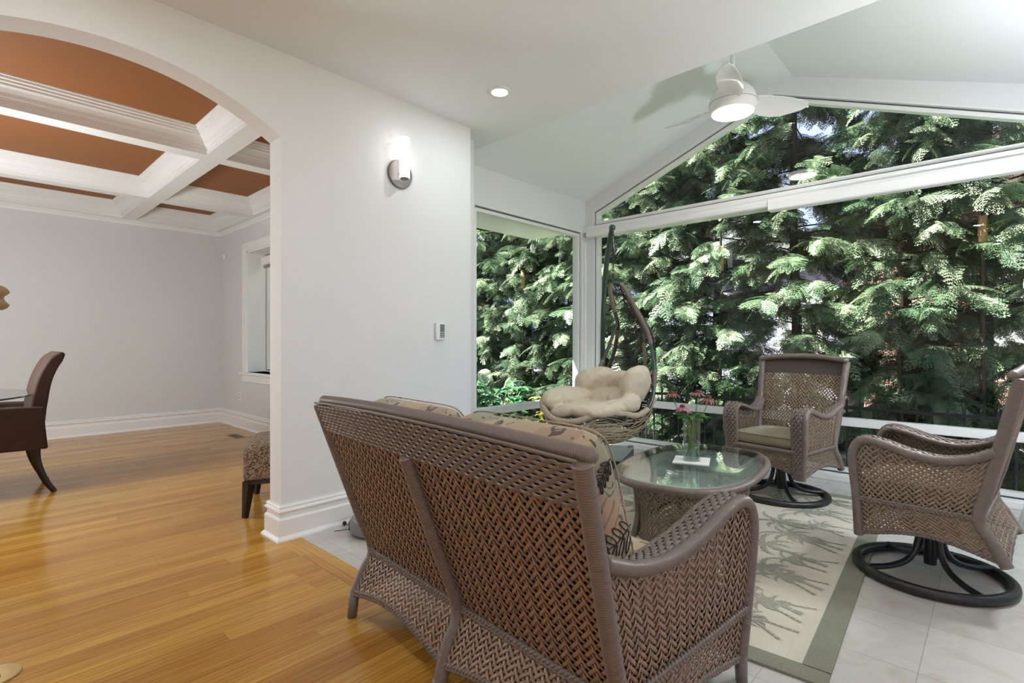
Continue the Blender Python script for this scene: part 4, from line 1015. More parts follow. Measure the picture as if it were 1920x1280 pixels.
def backnet(u, v):
    a, b = fl_(v), fr_(v); U = u[:, None]
    bul = np.array([0.10, 0.17, 0])[None]*(4*U*(1-U))*np.sin(np.clip(v, 0, 1)*PI*0.8)[:, None]
    return a*(1-U)+b*U+bul
net_surface(backnet, 520, 0.0023, random.Random(3), .25, .7, 0.28).build('back_net', M['net'], eg, True)
rc = loc(np.array(rim)).mean(0)
rp = resample(loc(rim+rim[:1]), n=200); ss = np.linspace(0, 1, 200)
low = np.array([rc[0]+0.12, rc[1]+0.02, 0.33])
def basket(u, v):
    p = np.stack([np.interp(u, ss, rp[:, k]) for k in range(3)], -1); V = v[:, None]
    k = np.sqrt(np.clip(1-V**2, 0, 1))
    xy = low[:2]+(p[:, :2]-low[:2])*k*1.0
    z = p[:, 2:]*(1-V)+low[2]*V
    return np.concatenate([xy, z-0.02*np.sin(V*PI)], 1)
net_surface(basket, 430, 0.0032, random.Random(5), .08, .3).build('seat_net', [M['net_lt']], eg, True)
net_surface(lambda u, v: basket(u, v)+np.array([0, 0, 0.02]), 200, 0.0045, random.Random(9), .1, .3).build('seat_net_inner', M['net'], eg, True)
# tufted cushion, one soft body
cu = MB()
def lobe(c, r, rot=(0, 0, 0), p=0.75): cu.sphere(loc(np.array(c)), r, 28, 18, rot=rot, power=p)
# back pad: swollen panels leaning against the net, meeting in tufted creases
lobe((-2.585, 3.87, 0.775), (0.20, 0.115, 0.155), (0.35, -0.15, 0.70), 0.85)
lobe((-2.40, 4.00, 0.785), (0.135, 0.085, 0.115), (0.45, 0, 0.30), 0.8)
lobe((-2.285, 3.955, 0.76), (0.10, 0.09, 0.12), (0.3, 0.1, -0.1), 0.85)
lobe((-2.185, 3.84, 0.785), (0.075, 0.16, 0.175), (0.10, 0.28, -0.20), 0.9)
lobe((-2.46, 3.86, 0.665), (0.17, 0.12, 0.085), (0.3, 0, 0.55), 0.8)
lobe((-2.30, 3.84, 0.665), (0.12, 0.15, 0.085), (0.15, 0, 0.1), 0.85)
# seat pad, dipping in the middle, with rolled front edges
lobe((-2.44, 3.60, 0.595), (0.26, 0.24, 0.05), (0.1, 0, 0.2), 0.8)
lobe((-2.215, 3.50, 0.625), (0.085, 0.24, 0.060), (0.08, 0.10, -0.12), 0.9)
lobe((-2.31, 3.34, 0.612), (0.175, 0.085, 0.060), (-0.10, 0.08, 0.80), 0.9)
lobe((-2.165, 3.70, 0.650), (0.070, 0.15, 0.07), (0, 0, 0), 0.9)
lobe((-2.49, 3.28, 0.600), (0.15, 0.095, 0.055), (0.15, -0.25, -0.25), 0.9)
lobe((-2.66, 3.76, 0.685), (0.11, 0.11, 0.07), (0, 0.3, 0.2), 0.9)
lobe((-2.655, 3.36, 0.672), (0.10, 0.16, 0.085), (0, 0.45, 0.40), 0.9)
lobe((-2.68, 3.58, 0.690), (0.11, 0.17, 0.07), (0, 0.4, 0), 0.9)
o = cu.build('cushion', M['beige'], eg, True)
md = o.modifiers.new('remesh', 'REMESH'); md.mode = 'VOXEL'; md.voxel_size = 0.010; md.use_smooth_shade = True
md = o.modifiers.new('smooth', 'SMOOTH'); md.iterations = 1; md.factor = 0.5
tx = bpy.data.textures.new('folds', 'CLOUDS'); tx.noise_scale = 0.11
md = o.modifiers.new('folds', 'DISPLACE'); md.texture = tx; md.strength = 0.018; md.mid_level = 0.5
tx2 = bpy.data.textures.new('wrinkles', 'CLOUDS'); tx2.noise_scale = 0.045; tx2.noise_depth = 1
md = o.modifiers.new('wrinkles', 'DISPLACE'); md.texture = tx2; md.strength = 0.010; md.mid_level = 0.5
MB().box(tuple(loc((-2.165, 3.53, 0.535))), tuple(loc((-2.105, 3.56, 0.575)))).build('care_label', M['pole'], eg)
# stand
st = thing('chair_stand', 'dark green steel stand with ball tip holding the hanging chair', 'stand', (OX, OY, 0))
pole = [(-2.57, 4.099, 2.188), (-2.62, 4.14, 2.10), (-2.70, 4.20, 1.854), (-2.755, 4.245, 1.558), (-2.785, 4.27, 1.15), (-2.79, 4.28, 0.7), (-2.78, 4.275, 0.10)]
MB().tube(resample(loc(pole), n=80), 0.0235, 14).build('pole', M['pole'], st, True)
MB().sphere(loc(np.array(pole[0])), 0.030, 16, 12).build('ball_tip', M['pole'], st, True)
e1, e2 = np.array([-2.66, 4.64]), np.array([-2.44, 4.03]); dx = np.array([-0.50, -0.18])
poly = [tuple(q-np.array([OX, OY])) for q in (e2, e1, e1+dx, e2+dx)]
mb = MB(); mb.prism(poly, 'z', 0.0, 0.085, 0); mb.build('base', M['black'], st)
mb = MB(); mb.prism(poly, 'z', 0.085, 0.10, 0); mb.build('base_plate', M['grey_lt'], st)
MB().lathe([(0, 0), (0.030, 0), (0.030, 0.014), (0, 0.014)], (*(e1+np.array([0.0, -0.06])-np.array([OX, OY])), 0.10), 20).build('cap', M['grey'], st)
ck = thing('suspension_chain', 'short chain and rope strap joining stand tip to the hanging chair', 'chain', (OX, OY, 0))
a, b = loc(np.array([-2.535, 4.06, 2.14])), loc(np.array([-2.482, 3.97, 1.688])); mb = MB(); nL = 15
for i in range(nL):
    c = lerp(a, b, (i+0.5)/nL); t = np.linspace(0, 2*PI, 13)[:-1]; d = (b-a)/np.linalg.norm(b-a)
    side = np.array([1, 0, 0]) if i % 2 else np.array([0, 1, 0]); side = side-d*np.dot(side, d); side /= np.linalg.norm(side)
    mb.tube(c+np.cos(t)[:, None]*d*0.021+np.sin(t)[:, None]*side*0.010, 0.003, 6, closed=True)
mb.build('links', M['metal_dk'], ck, True)
MB().tube(resample([loc(np.array(q)) for q in ((-2.545, 4.08, 2.16), (-2.52, 4.04, 2.05), (-2.505, 4.03, 1.95))], n=14), 0.008, 8, flat=0.3).build('rope_strap', M['net_lt'], ck, True)

# ------------------------------------------------------------------ light fittings
def lamp(kind, name, loc_, energy, col=(1, 0.98, 0.96), size=0.1, spread=None, parent=None):
    l = bpy.data.lights.new(name, kind); l.energy = energy; l.color = col
    if kind == 'AREA': l.shape = 'DISK'; l.size = size
    else: l.shadow_soft_size = size
    o = bpy.data.objects.new(name, l); C.objects.link(o); o.location = loc_
    if parent: o.parent = parent
    return o
def can(x, y, z, label, e, col=(0.92, 0.97, 1.0)):
    t = thing('recessed_light', label, 'ceiling light', (x, y, z), 0)
    mb = MB(); mb.lathe([(0.054, -0.001), (0.054, -0.010), (0.058, -0.012), (0.074, -0.006), (0.076, 0.0)], n=40); mb.build('trim_ring', M['white'], t, 'auto')
    mb = MB(); mb.lathe([(0, -0.004), (0.0545, -0.004)], n=32); mb.build('diffuser', M['lamp'], t)
    lamp('AREA', 'downlight', (0, 0, -0.016), e, col, 0.10, parent=t)
    return t
can(-2.436, 2.491, H, 'lit round recessed downlight in the flat ceiling near the sconce', 5)
for x, y, w in ((-0.4, 2.3, 'above the loveseat'), (-2.2, 0.2, 'near the arch'), (-0.2, 0.1, 'over the camera'), (1.8, 0.1, 'at the right of the room'), (1.8, 2.0, 'by the right windows'), (-2.0, -2.0, 'in the rear left corner'), (0.0, -2.0, 'in the middle of the rear'), (1.9, -2.0, 'in the rear right corner')):  # out-of-view downlights added to light the room evenly
    can(x, y, H, 'added unseen downlight in the flat ceiling '+w, 7.5)
for x, y, w in ((-5.8, 0.3, 'over the dining table'), (-7.45, 0.3, 'by the far dining wall'), (-5.8, 2.05, 'by the dining window'), (-4.0, 0.3, 'just inside the arch')):
    can(x, y, ZP, 'recessed downlight in the orange coffer '+w, 30, (1, 0.90, 0.78)) if False else None
# added globe lamp out of view at right, put in to brighten the vault
t = thing('fill_lamp', 'added white globe fill lamp by the right wall of the sunroom', 'fill lamp', (0.33, 3.58, 0))
MB().lathe([(0, 0), (0.15, 0), (0.15, 0.015), (0.02, 0.03), (0, 0.03)], n=32).build('base', M['pewter'], t, 'auto')
MB().tube([(0, 0, 0.02), (0, 0, 1.50)], 0.012, 12).build('pole', M['pewter'], t, True)
MB().sphere((0, 0, 1.66), 0.16, 28, 18).build('globe', M['globe'], t, True)
# sconce
sc_ = thing('wall_sconce', 'lit glass tube sconce on an oval pewter plate on white wall', 'sconce', (XW, 2.105, 2.306))
mb = MB(); mb.lathe([(0, 0), (0.098, 0), (0.100, 0.006), (0.094, 0.018), (0.05, 0.024), (0, 0.025)], n=48, axis=(1, 0, 0)); mb.build('back_plate', M['pewter'], sc_, 'auto')
mb = MB(); mb.tube([(0.02, -0.0, 0.0), (0.055, -0.0, 0.0)], 0.016, 12); mb.lathe([(0, -0.052), (0.030, -0.050), (0.031, -0.044), (0, -0.044)], (0.078, -0.012, 0), 24); mb.build('arm', M['pewter'], sc_, True)
mb = MB(); mb.lathe([(0, -0.044), (0.032, -0.044), (0.0345, -0.04), (0.0345, 0.222), (0.030, 0.231), (0, 0.233)], (0.078, -0.012, 0), 32); mb.build('glass_tube', M['sconce_lamp'], sc_, 'auto')
# thermostat
th = thing('thermostat', 'small white wall thermostat with grey display beside the window wall', 'thermostat', (XW, 2.456, 1.225))
bevel(MB().box((0, -0.045, -0.064), (0.026, 0.045, 0.064)).build('case', M['white'], th), 0.008, 3)
MB().box((0.024, -0.012, -0.048), (0.0272, 0.030, 0.052)).build('display', M['lcd'], th)
mb = MB()
for k in range(3): mb.box((0.027, -0.007, -0.044+k*0.016), (0.0295, 0.025, -0.036+k*0.016))
mb.build('button', M['grey_lt'], th)
# ceiling fan
FX, FY, FZ = -1.48, 4.065, 2.955
fan = thing('ceiling_fan', 'white three-blade ceiling fan with lit dome hanging from the vault', 'ceiling fan', (FX, FY, 0))
MB().tube([(0, 0, FZ+0.12), (0, 0, 3.46)], 0.016, 16).build('downrod', M['fanw'], fan, True)
MB().lathe([(0, 3.46), (0.07, 3.46), (0.065, 3.43), (0.03, 3.39), (0, 3.39)], n=32).build('canopy', M['fanw'], fan, 'auto')
mb = MB(); mb.lathe([(0, 0.165), (0.03, 0.163), (0.085, 0.150), (0.130, 0.122), (0.158, 0.080), (0.172, 0.035), (0.174, 0.0), (0.174, -0.02), (0.168, -0.035), (0.162, -0.05), (0.150, -0.055)], (0, 0, FZ+0.0), 48); mb.build('motor', M['fanw'], fan, 'auto')
mb = MB(); mb.lathe([(0.1505, -0.052), (0.148, -0.060), (0.12, -0.070), (0.07, -0.076), (0, -0.078)], (0, 0, FZ), 48); mb.build('light_dome', M['lamp'], fan, True)
MB().tube([(0.1735*math.cos(a), 0.1735*math.sin(a), FZ+0.012) for a in np.linspace(0, 2*PI, 60)[:-1]], 0.0018, 5, closed=True).build('seam_ring', M['grey'], fan)
for deg in (170, 49, -73):
    a = math.radians(deg); ca, sa = math.cos(a), math.sin(a)
    prof_ = [(0.13, 0.06, .05), (0.18, 0.082, .065), (0.26, 0.096, .088), (0.35, 0.098, .096), (0.44, 0.090, .090), (0.53, 0.062, .065), (0.59, 0.038, .04), (0.615, 0.010, .012)]
    mb = MB(); V = []
    for r, wl, wr in prof_:
        tw = -math.radians(30-14*(r-.1)/.5)
        for w, t in ((-wl, -.003), (-wl*.5, -.004), (0, -.0045), (wr*.5, -.004), (wr, -.003), (wr, .003), (wr*.5, .004), (0, .0045), (-wl*.5, .004), (-wl, .003)):
            cmb = 0.02*(1-(w/0.09)**2)
            x, y, z = r, w*math.cos(tw), w*math.sin(tw)+t+FZ+0.02+cmb-0.01
            V.append((x*ca-y*sa, x*sa+y*ca, z))
    k = 10; F = [(i*k+j, i*k+(j+1) % k, (i+1)*k+(j+1) % k, (i+1)*k+j) for i in range(len(prof_)-1) for j in range(k)]
    F += [tuple(range(k)), tuple(range((len(prof_)-1)*k, len(prof_)*k))[::-1]]
    mb.add(V, F); mb.build('blade', M['fanw'], fan, 'auto')
lamp('AREA', 'fan_lamp', (0, 0, FZ-0.085), 4, (1, 0.99, 0.97), 0.26, parent=fan)

# ------------------------------------------------------------------ dining room things
t = thing('dining_chair', 'dark brown suede dining armchair with curved back and black legs', 'dining chair', (-5.53, 0.20, 0))
def cp(pts, n=40): return resample(pts, n=n)
# back: curved slab, wraps
def slab(profile, x0, x1, th):
    c = cp(profile); tt = np.gradient(c, axis=0); tt /= np.linalg.norm(tt, axis=1)[:, None]; nr = np.stack([-tt[:, 1], tt[:, 0]], -1)
    thk = np.interp(np.linspace(0, 1, len(c)), [0, .5, .92, 1], [th, th, th*.8, th*.35])[:, None]
    a, b = c+nr*thk/2, c-nr*thk/2
    poly = [tuple(q) for q in a]+[tuple(q) for q in b[::-1]]
    return MB().prism(poly, 'x', x0, x1)
o = slab([(0.17, 0.34), (0.215, 0.50), (0.235, 0.68), (0.265, 0.85), (0.315, 0.98), (0.375, 1.065)], -0.27, 0.27, 0.095).build('backrest', M['suede'], t, 'auto'); bevel(o, 0.015, 3)
for s in (-1, 1):
    poly = [(-0.30, 0.35), (0.285, 0.34), (0.27, 0.50), (0.26, 0.66), (0.10, 0.668), (-0.15, 0.672), (-0.28, 0.67), (-0.33, 0.63), (-0.335, 0.5)]
    o = MB().prism(poly, 'x', min(s*0.22, s*0.285), max(s*0.22, s*0.285)).build('arm', M['suede'], t); bevel(o, 0.014, 3)
o = MB().box((-0.23, -0.31, 0.34), (0.23, 0.20, 0.47)).build('seat', M['suede'], t); bevel(o, 0.025, 4)
for s in (-1, 1):
    mb = MB(); mb.tube(cp([(s*0.24, 0.215, 0.36), (s*0.24, 0.225, 0.24), (s*0.242, 0.27, 0.10), (s*0.245, 0.325, 0.0)], 16), np.linspace(0.030, 0.018, 16), 4); mb.build('rear_leg', M['darkwood'], t)
    mb = MB(); mb.tube([(s*0.24, -0.28, 0.36), (s*0.24, -0.285, 0)], [0.03, 0.02], 4); mb.build('front_leg', M['darkwood'], t)
t = thing('dining_table', 'round glass dining table on scrolled black iron base at left edge', 'dining table', (-5.50, -0.43, 0))
MB().lathe([(0, 0.748), (0.86, 0.748), (0.862, 0.754), (0.86, 0.760), (0, 0.760)], n=96).build('glass_top', M['tabglass'], t, 'auto')
mb = MB(); mb.tube([(0.62*math.cos(a), 0.62*math.sin(a), 0.735) for a in np.linspace(0, 2*PI, 60)[:-1]], 0.012, 8, closed=True)
mb.build('iron_ring', M['iron'], t, True)
for k in range(4):
    a = math.radians(42)+k*PI/2; ca, sa = math.cos(a), math.sin(a)
    pr = [(0.60, 0.73), (0.42, 0.60), (0.20, 0.42), (0.14, 0.30), (0.30, 0.12), (0.55, 0.06), (0.74, 0.03)]
    sp_ = [(0.78+0.055*math.cos(q)*(1-q/16), 0.065+0.055*math.sin(q)*(1-q/16)) for q in np.linspace(-PI/2, 2.2*PI, 22)]
    mb = MB(); mb.tube(resample([(r*ca, r*sa, z) for r, z in pr+sp_], n=90), 0.012, 8); mb.build('scroll_leg', M['iron'], t, True)
t = thing('pendant_light', 'pale turned wood finial of a hanging lamp at the left edge', 'pendant', (-5.29, 0.18, 0))
mb = MB(); mb.lathe([(0, 1.375), (0.060, 1.378), (0.082, 1.392), (0.092, 1.405), (0.098, 1.415), (0.088, 1.428), (0.074, 1.445), (0.066, 1.462), (0.070, 1.478), (0.086, 1.492), (0.098, 1.506), (0.094, 1.522), (0.074, 1.545), (0.040, 1.560), (0.015, 1.575), (0.012, 1.60)], n=40); mb.build('turned_finial', M['turned'], t, True)
MB().tube([(0, 0, 1.59), (0, 0, ZP)], 0.008, 8).build('rod', M['turned'], t, True)
MB().lathe([(0, ZP), (0.06, ZP), (0.055, ZP-0.025), (0, ZP-0.03)], n=24).build('canopy', M['turned'], t, 'auto')
lamp('POINT', 'dining_fill', (0, -0.6, 1.45), 150, (0.90, 0.97, 1.0), 0.25, parent=t)  # unseen fill light clear of the pendant, added to even out the dining room
t = thing('upholstered_ottoman', 'mottled brown fabric ottoman on dark tapered legs behind the arch jamb', 'ottoman', (-3.73, 1.634, 0), math.radians(62.4))
o = MB().box((-0.25, -0.30, 0.235), (0.25, 0.30, 0.45)).build('seat', M['otto'], t); bevel(o, 0.03, 4)
o = MB().sphere((0, 0, 0.445), (0.245, 0.295, 0.030), 40, 12, power=0.35).build('top_pad', M['otto'], t, True)
o = MB().box((-0.245, -0.295, 0.215), (0.245, 0.295, 0.24)).build('base_rail', M['darkwood'], t)
for sx in (-1, 1):
    for sy in (-1, 1):
        MB().tube([(sx*0.215, sy*0.265, 0.23), (sx*0.235, sy*0.285, 0)], [0.040, 0.020], 4).build('leg', M['darkwood'], t)

# ------------------------------------------------------------------ small things on the main floor
t = thing('robot_vacuum', 'round grey robot vacuum on the tiles between loveseat and wall', 'robot vacuum', (-2.75, 1.76, 0))
MB().lathe([(0, 0.008), (0.150, 0.008), (0.168, 0.018), (0.170, 0.075), (0.160, 0.088), (0.115, 0.092)], n=56).build('body', M['grey'], t, 'auto')
MB().lathe([(0.118, 0.0915), (0.112, 0.093), (0, 0.094)], n=48).build('lid', M['paper'], t, 'auto')
MB().lathe([(0.110, 0.0925), (0.116, 0.0955), (0.122, 0.0915)], n=48).build('seam_ring', M['black'], t)
mb = MB()
for a in (2.6, 4.2): mb.box((0.1695*math.cos(a)-.003, 0.1695*math.sin(a)-.003, 0.02), (0.1695*math.cos(a)+.003, 0.1695*math.sin(a)+.003, 0.075))
mb.build('bumper_gap', M['black'], t)
mb = MB(); mb.tube([(-0.12, -0.12, 0.012), (-0.17, -0.20, 0.008)], 0.0025, 5); mb.tube([(-0.15, -0.04, 0.012), (-0.225, -0.085, 0.008)], 0.0025, 5); mb.sphere((-0.235, -0.095, 0.014), 0.013, 10, 8); mb.build('side_brush', M['black'], t)
t = thing('floor_outlet', 'round brass floor outlet in the wood floor at bottom left', 'floor outlet', (-2.515, 0.092, 0))
MB().lathe([(0, 0.001), (0.072, 0.001), (0.070, 0.005), (0.040, 0.006)], n=40).build('brass_ring', M['brass'], t, 'auto')
mb = MB().lathe([(0.040, 0.0058), (0, 0.0058)], n=30); mb.build('cover', M['brass'], t)
mb = MB(); mb.box((0.005, 0.006, 0.0059), (0.030, 0.016, 0.0075)).box((0.005, -0.018, 0.0059), (0.030, -0.008, 0.0075)); mb.build('slot', M['black'], t)
t = thing('side_stool', 'white stool with thin splayed legs at the right edge by the window', 'stool', (0.30, 4.42, 0))
MB().lathe([(0, 0.43), (0.155, 0.43), (0.160, 0.44), (0.155, 0.455), (0, 0.46)], n=40).build('seat', M['white'], t, 'auto')
for k in range(4):
    a = PI+k*PI/2; MB().tube([(0.10*math.cos(a), 0.10*math.sin(a), 0.44), (0.21*math.cos(a), 0.21*math.sin(a), 0)], [0.012, 0.009], 10).build('leg', M['white'], t, True)

# ------------------------------------------------------------------ outside
G = -0.45
struct(MB().box((-40, 5.15, G-0.1), (40, 8.3, G)).box((-40, -40, G-0.1), (-8.4, 5.15, G)).box((-8.4, 2.96, G-0.1), (-3.63, 5.15, G)).box((3.61, -40, G-0.1), (40, 5.15, G)).box((-8.4, -40, G-0.1), (3.61, -3.61, G)).box((0.67, 3.21, G-0.1), (3.61, 5.15, G)).build('ground_garden', M['soil']))
struct(MB().box((-40, 8.3, G-0.1), (40, 40, G-0.02)).build('ground_paving', M['paving']))
struct(MB().box((-4.32, 2.96, 2.44), (-3.62, 5.02, 2.62)).build('exterior_soffit', M['trim']))
# neighbouring houses behind the hedge
t = thing('brick_house', 'red brick house behind the hedge to the right', 'house', (2.2, 11.5, G))
MB().box((-4.0, 0, 0), (6, 5, 3.9)).build('brick_wall', M['brick'], t)
mb = MB(); mb.prism([(-4.3, 3.9), (6.3, 3.9), (1, 6.6)], 'y', -0.3, 5.3); mb.build('roof', M['bark'], t)
w = MB().box((-2.4, -0.05, 1.3), (-1.4, 0.0, 2.7)).build('window', M['trim'], t); MB().box((-2.3, -0.06, 1.4), (-1.5, -0.05, 2.6)).build('pane', M['grey'], w)
t = thing('pale_house', 'pale house with white window behind the hedge beyond the far armchair', 'house', (-4.6, 13.0, G))
MB().box((-2.6, 0, 0), (2.2, 5, 3.4)).build('wall', M['siding'], t)
mb = MB(); mb.prism([(-2.9, 3.4), (2.5, 3.4), (-0.2, 5.2)], 'y', -0.3, 5.3); mb.build('roof', M['grey'], t)
w = MB().box((0.9, -0.06, 1.2), (1.8, 0.0, 2.8)).build('window', M['trim'], t); MB().box((1.0, -0.07, 1.3), (1.7, -0.06, 2.7)).build('pane', M['glass'], w)
# fence
t = thing('iron_fence', 'black iron picket fence running low outside the glass wall', 'fence', (0, 6.05, G))
for z in (0.12, 0.93): MB().box((-4.6, -0.012, z), (1.6, 0.012, z+0.03)).build('rail', M['iron'], t)
pk = MB().box((-0.008, -0.008, 0), (0.008, 0.008, 1.0)).lathe([(0.014, 1.0), (0, 1.05)], n=6).build('picket', M['iron'], t)
for i in range(56):
    q = pk if i == 0 else pk.copy()
    if i: C.objects.link(q)
    q.parent = t; q.location = (-4.5+i*0.11, 0, 0)
# arborvitae sprays
def spray_template(seed, L=0.30):
    r0 = np.random.default_rng(seed); V = []; F = []
    def strip(p, q, w0, w1, nrm=(0, 0, 1)):
        p = np.asarray(p); q = np.asarray(q); d = q-p; s = np.cross(d, nrm); s /= np.linalg.norm(s)+1e-9; k = len(V)
        V.extend([p-s*w0, p+s*w0, q+s*w1, q-s*w1]); F.append((k, k+1, k+2, k+3))
    def pt(t): return np.array([L*t, 0.02*math.sin(t*3+seed), -0.30*L*t*t])
    n = 9
    for i in range(n):
        t0, t1 = i/n, (i+1)/n; strip(pt(t0), pt(t1), 0.0035*(1-t0)+0.0015, 0.0035*(1-t1)+0.0015)
        for sd in (-1, 1):
            tb_ = (i+0.35+0.3*(sd > 0))/n; l = L*0.50*(1-tb_)**0.65*(0.55+0.45*min(1, tb_*5))*r0.uniform(.8, 1.15)
            a = math.radians(r0.uniform(38, 55))*sd; p0 = pt(tb_); dz = -0.35*l
            d = np.array([math.cos(a), math.sin(a), 0])
            pm = p0+d*l*0.5+np.array([0, 0, dz*0.25]); pe = p0+d*l+np.array([0, 0, dz])
            strip(p0, pm, 0.003, 0.004); strip(pm, pe, 0.004, 0.0012)
            m = max(2, int(l/0.022))
            for j in range(m):
                tt = (j+0.6)/(m+0.3); c = p0+d*l*tt+np.array([0, 0, dz*tt*tt])
                for s2 in (-1, 1):
                    a2 = a+s2*math.radians(42); ll = 0.030*(1-0.6*tt)+0.006
                    strip(c, c+np.array([math.cos(a2)*ll, math.sin(a2)*ll, -0.006]), 0.0042, 0.002)
    return np.array(V), np.array(F)
TPL = [spray_template(k, 0.27+0.04*k) for k in range(4)]
def foliage_mesh(seed, nb, height, z0, rad, mats):
    r0 = np.random.default_rng(seed); Vs = []; Fs = []; Ms = []; off = 0
    br = MB()
    for i in range(nb):
        z = z0+(height-z0)*((i+r0.uniform(0, 1))/nb); az = r0.uniform(0, 2*PI)
        k = 1.0 if z < height*0.7 else max(0.15, 1-(z-height*0.7)/(height*0.32))
        Lb = rad*k*r0.uniform(0.55, 1.12); el = r0.uniform(-0.15, 0.35)
        d = np.array([math.cos(az)*math.cos(el), math.sin(az)*math.cos(el), math.sin(el)]); sd = np.array([-math.sin(az), math.cos(az), 0])
        tip = np.array([0, 0, z])+d*Lb-np.array([0, 0, 0.18*Lb])
        if i % 2 == 0: br.tube([np.array([0, 0, z]), np.array([0, 0, z])+d*Lb*0.5, tip], [0.010, 0.007, 0.003], 4, cap=False)
        m = int(13*Lb/0.8)+5
        for j in range(m):
            t = 0.30+0.70*(j+0.5)/m; p = np.array([0, 0, z])+d*Lb*t-np.array([0, 0, 0.18*Lb*t*t])
            V, F = TPL[r0.integers(0, 4)]
            yaw = az+(r0.uniform(-1.1, 1.1)); pitch = r0.uniform(-0.15, 0.75); roll = r0.uniform(-0.8, 0.8); s = r0.uniform(0.58, 1.05)
            Rm = np.array(Euler((roll, pitch, yaw)).to_matrix())
            Vs.append((V*s) @ Rm.T + p); Fs.append(F+off); Ms.append(np.full(len(F), 1 if r0.uniform() < 0.45 else 0)); off += len(V)
    return np.concatenate(Vs), np.concatenate(Fs), np.concatenate(Ms), br
def np_mesh(name, V, F, Mi, mats):
    me = bpy.data.meshes.new(name); me.vertices.add(len(V)); me.vertices.foreach_set('co', V.ravel())
    me.loops.add(F.size); me.loops.foreach_set('vertex_index', F.ravel().astype(np.int32))
    me.polygons.add(len(F)); me.polygons.foreach_set('loop_start', (np.arange(len(F))*4).astype(np.int32)); me.polygons.foreach_set('loop_total', np.full(len(F), 4, np.int32))
    for m in mats: me.materials.append(m)
    me.polygons.foreach_set('material_index', Mi.astype(np.int32)); me.update(calc_edges=True); return me
VAR = []
for k in range(3):
    V, F, Mi, br = foliage_mesh(100+k, 235, 6.2, 0.25, 0.92, None)
    me = np_mesh('foliage', V, F, Mi, [M['leaf'], M['leaf2']])
    bo = br.build('branches', M['bark']); bm_ = bo.data; bpy.data.objects.remove(bo)
    VAR.append((me, bm_))
tm = MB().tube(resample([(0, 0, 0), (0.02, 0.01, 1.5), (-0.02, 0.0, 3.2), (0.01, 0, 6.0)], n=30), np.linspace(0.075, 0.015, 30), 10); to_ = tm.build('trunk', M['bark'], None, True); TRK = to_.data; bpy.data.objects.remove(to_)
trees = [(-9.9, 7.5, 'far left end, seen through the side window', None), (-8.9, 7.2, 'second at the left end, seen through the side window', None), (-8.0, 7.3, 'above the hydrangea through the side window', None), (-7.1, 7.0, 'left of the sunlit-toned bare patch in the side window', None),
         (-6.2, 7.1, 'with a sunlit-toned bare patch on a stem in the side window', (-5.83, 6.52, 2.19)), (-5.35, 7.2, 'just left of the window corner post', None), (-4.5, 7.0, 'behind the corner post of the glass', None), (-3.6, 7.1, 'behind the hanging chair and its stand', None),
         (-2.75, 7.0, 'with a sunlit-toned bare patch on a stem, above the vase', (-2.52, 6.52, 2.18)), (-1.80, 7.0, 'with the bare dark trunk standing behind the far armchair', None), (-0.71, 7.0, 'with a small sunlit-toned stem patch, right of the far armchair', (-0.725, 6.52, 1.65)), (-0.08, 7.25, 'with a sunlit-toned bare stem patch high at the right edge', (-0.097, 6.52, 2.165)),
         (0.9, 7.1, 'at right end, beyond the right edge armchair', None), (1.9, 7.3, 'last of the hedge at the right', None)]
for i, (x, y, w, bare) in enumerate(trees):
    t = thing('arborvitae', 'tall arborvitae '+w, 'tree', (x, y, G), i*2.1, 'arborvitae trees in the hedge outside')
    me, bme = VAR[i % 3]
    for nm, dd in (('foliage', me), ('branches', bme), ('trunk', TRK)):
        q = bpy.data.objects.new(nm, dd); C.objects.link(q); q.parent = t
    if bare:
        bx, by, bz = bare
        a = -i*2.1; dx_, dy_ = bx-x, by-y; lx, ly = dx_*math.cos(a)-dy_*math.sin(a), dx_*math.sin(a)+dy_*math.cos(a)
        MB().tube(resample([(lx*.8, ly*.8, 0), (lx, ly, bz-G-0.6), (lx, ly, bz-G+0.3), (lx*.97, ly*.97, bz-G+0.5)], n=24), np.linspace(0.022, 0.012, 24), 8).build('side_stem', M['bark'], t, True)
        q = MB().tube([(lx, ly, bz-G-0.15), (lx, ly, bz-G+0.15)], 0.036, 14).build('sunlit_bare_patch', M['bare'], t, True); q['label'] = 'bare length of stem in a painted sunlit tone'  # pale colour stands for sunlight on a bare stretch of stem
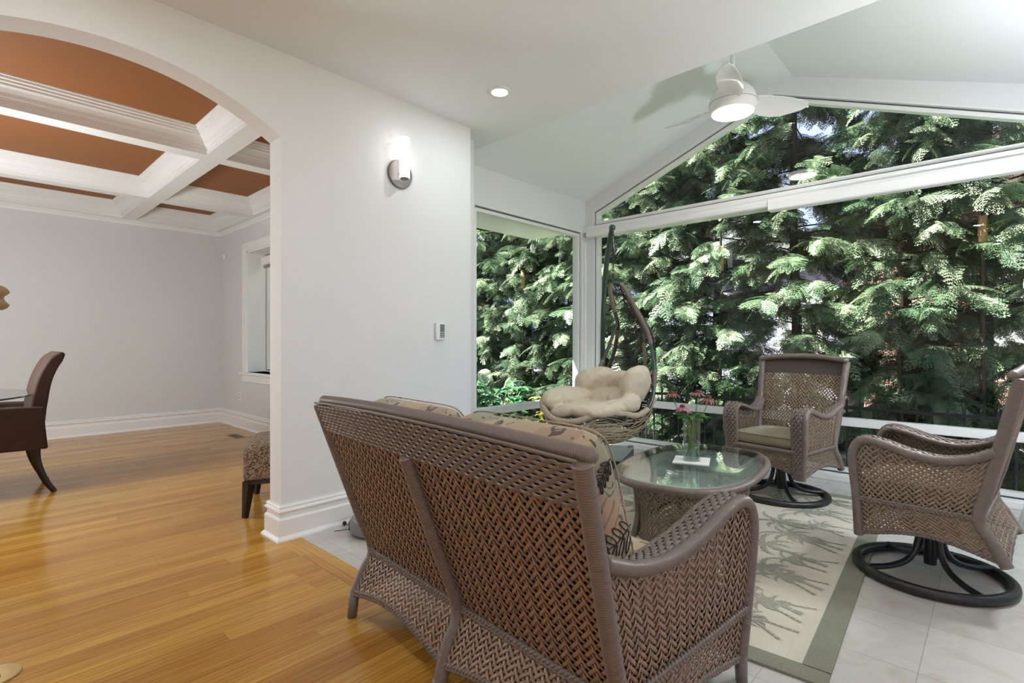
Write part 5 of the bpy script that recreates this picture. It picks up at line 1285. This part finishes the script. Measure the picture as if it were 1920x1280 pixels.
# shrubs outside the side window
def shrub(name, label, x, y, h, r, nleaf, mat, L, w, seed, up=0.4, fam='shrub'):
    t = thing(name, label, fam, (x, y, G)); r0 = random.Random(seed); mb = MB(); st_ = MB()
    for k in range(max(6, nleaf//18)):
        a = r0.uniform(0, 2*PI); rr = r*math.sqrt(r0.random())*0.85; tip = np.array([rr*math.cos(a), rr*math.sin(a), h*r0.uniform(.55, 1)])
        path = resample([(0.05*math.cos(a), 0.05*math.sin(a), 0), (tip[0]*.5, tip[1]*.5, tip[2]*.6), tip], n=10); st_.tube(path, 0.004, 5)
        for j in range(18):
            b = path[min(9, 2+j//2)]; aa = r0.uniform(0, 2*PI)
            leaf_blade(mb, b, (math.cos(aa), math.sin(aa), r0.uniform(-.1, up)), L*r0.uniform(.7, 1.2), w*r0.uniform(.8, 1.2), r0.uniform(.2, .6))
    mb.build('leaves', mat, t, True); st_.build('stems', M['stem'], t, True)
    return t
shrub('hydrangea_bush', 'broad-leaved hydrangea bush close outside the side window', -4.42, 4.35, 1.15, 0.55, 620, M['leafb'], 0.15, 0.085, 1)
def hyd(x, y, z, r, label):
    G = -0.45
    t = thing('hydrangea_flower', label, 'flower', (x, y, z), 0, 'hydrangea flower heads'); r0 = random.Random(int(z*100)); mb = MB()
    for k in range(150):
        v = np.array([r0.gauss(0, 1) for _ in range(3)]); v /= np.linalg.norm(v); c = v*r*r0.uniform(.85, 1.05)
        s = np.cross(v, (0.3, 0.5, 0.8)); s /= np.linalg.norm(s); u = np.cross(v, s)
        for q in range(4):
            a = q*PI/2+r0.uniform(0, .6); e = (math.cos(a)*s+math.sin(a)*u); f_ = (-math.sin(a)*s+math.cos(a)*u); k2 = 0.017
            mb.add([c, c+e*k2+f_*k2*.55, c+e*k2*1.3, c+e*k2-f_*k2*.55], [(0, 1, 2, 3)])
    mb.build('petals', M['hyd'], t); MB().tube([(0, 0, -(z-G)), (0, 0, 0)], 0.005, 5).build('stem', M['stem'], t)
hyd(-4.25, 4.11, 0.75, 0.085, 'large pale green hydrangea head lower in the side window')
hyd(-4.45, 4.10, 0.94, 0.055, 'small cream hydrangea head at the wall edge, above the larger one')
shrub('yellow_leaved_plant', 'yellow-leaved plant outside the side window beside hanging chair cushion', -4.10, 5.15, 0.95, 0.30, 150, M['yleaf'], 0.10, 0.05, 4)
shrub('garden_shrub', 'low green shrub outside the side window behind the hydrangea', -5.1, 5.3, 1.0, 0.55, 560, M['leaf2'], 0.08, 0.045, 5)
shrub('garden_shrub', 'low dark shrub outside between yellow plant and corner post', -4.3, 5.9, 0.9, 0.45, 420, M['leafb'], 0.09, 0.04, 6)
shrub('needle_shrub', 'dark green feathery shrub outside, left of the far armchair back', -2.30, 6.55, 1.35, 0.35, 900, M['leafb'], 0.10, 0.010, 8, 1.2)
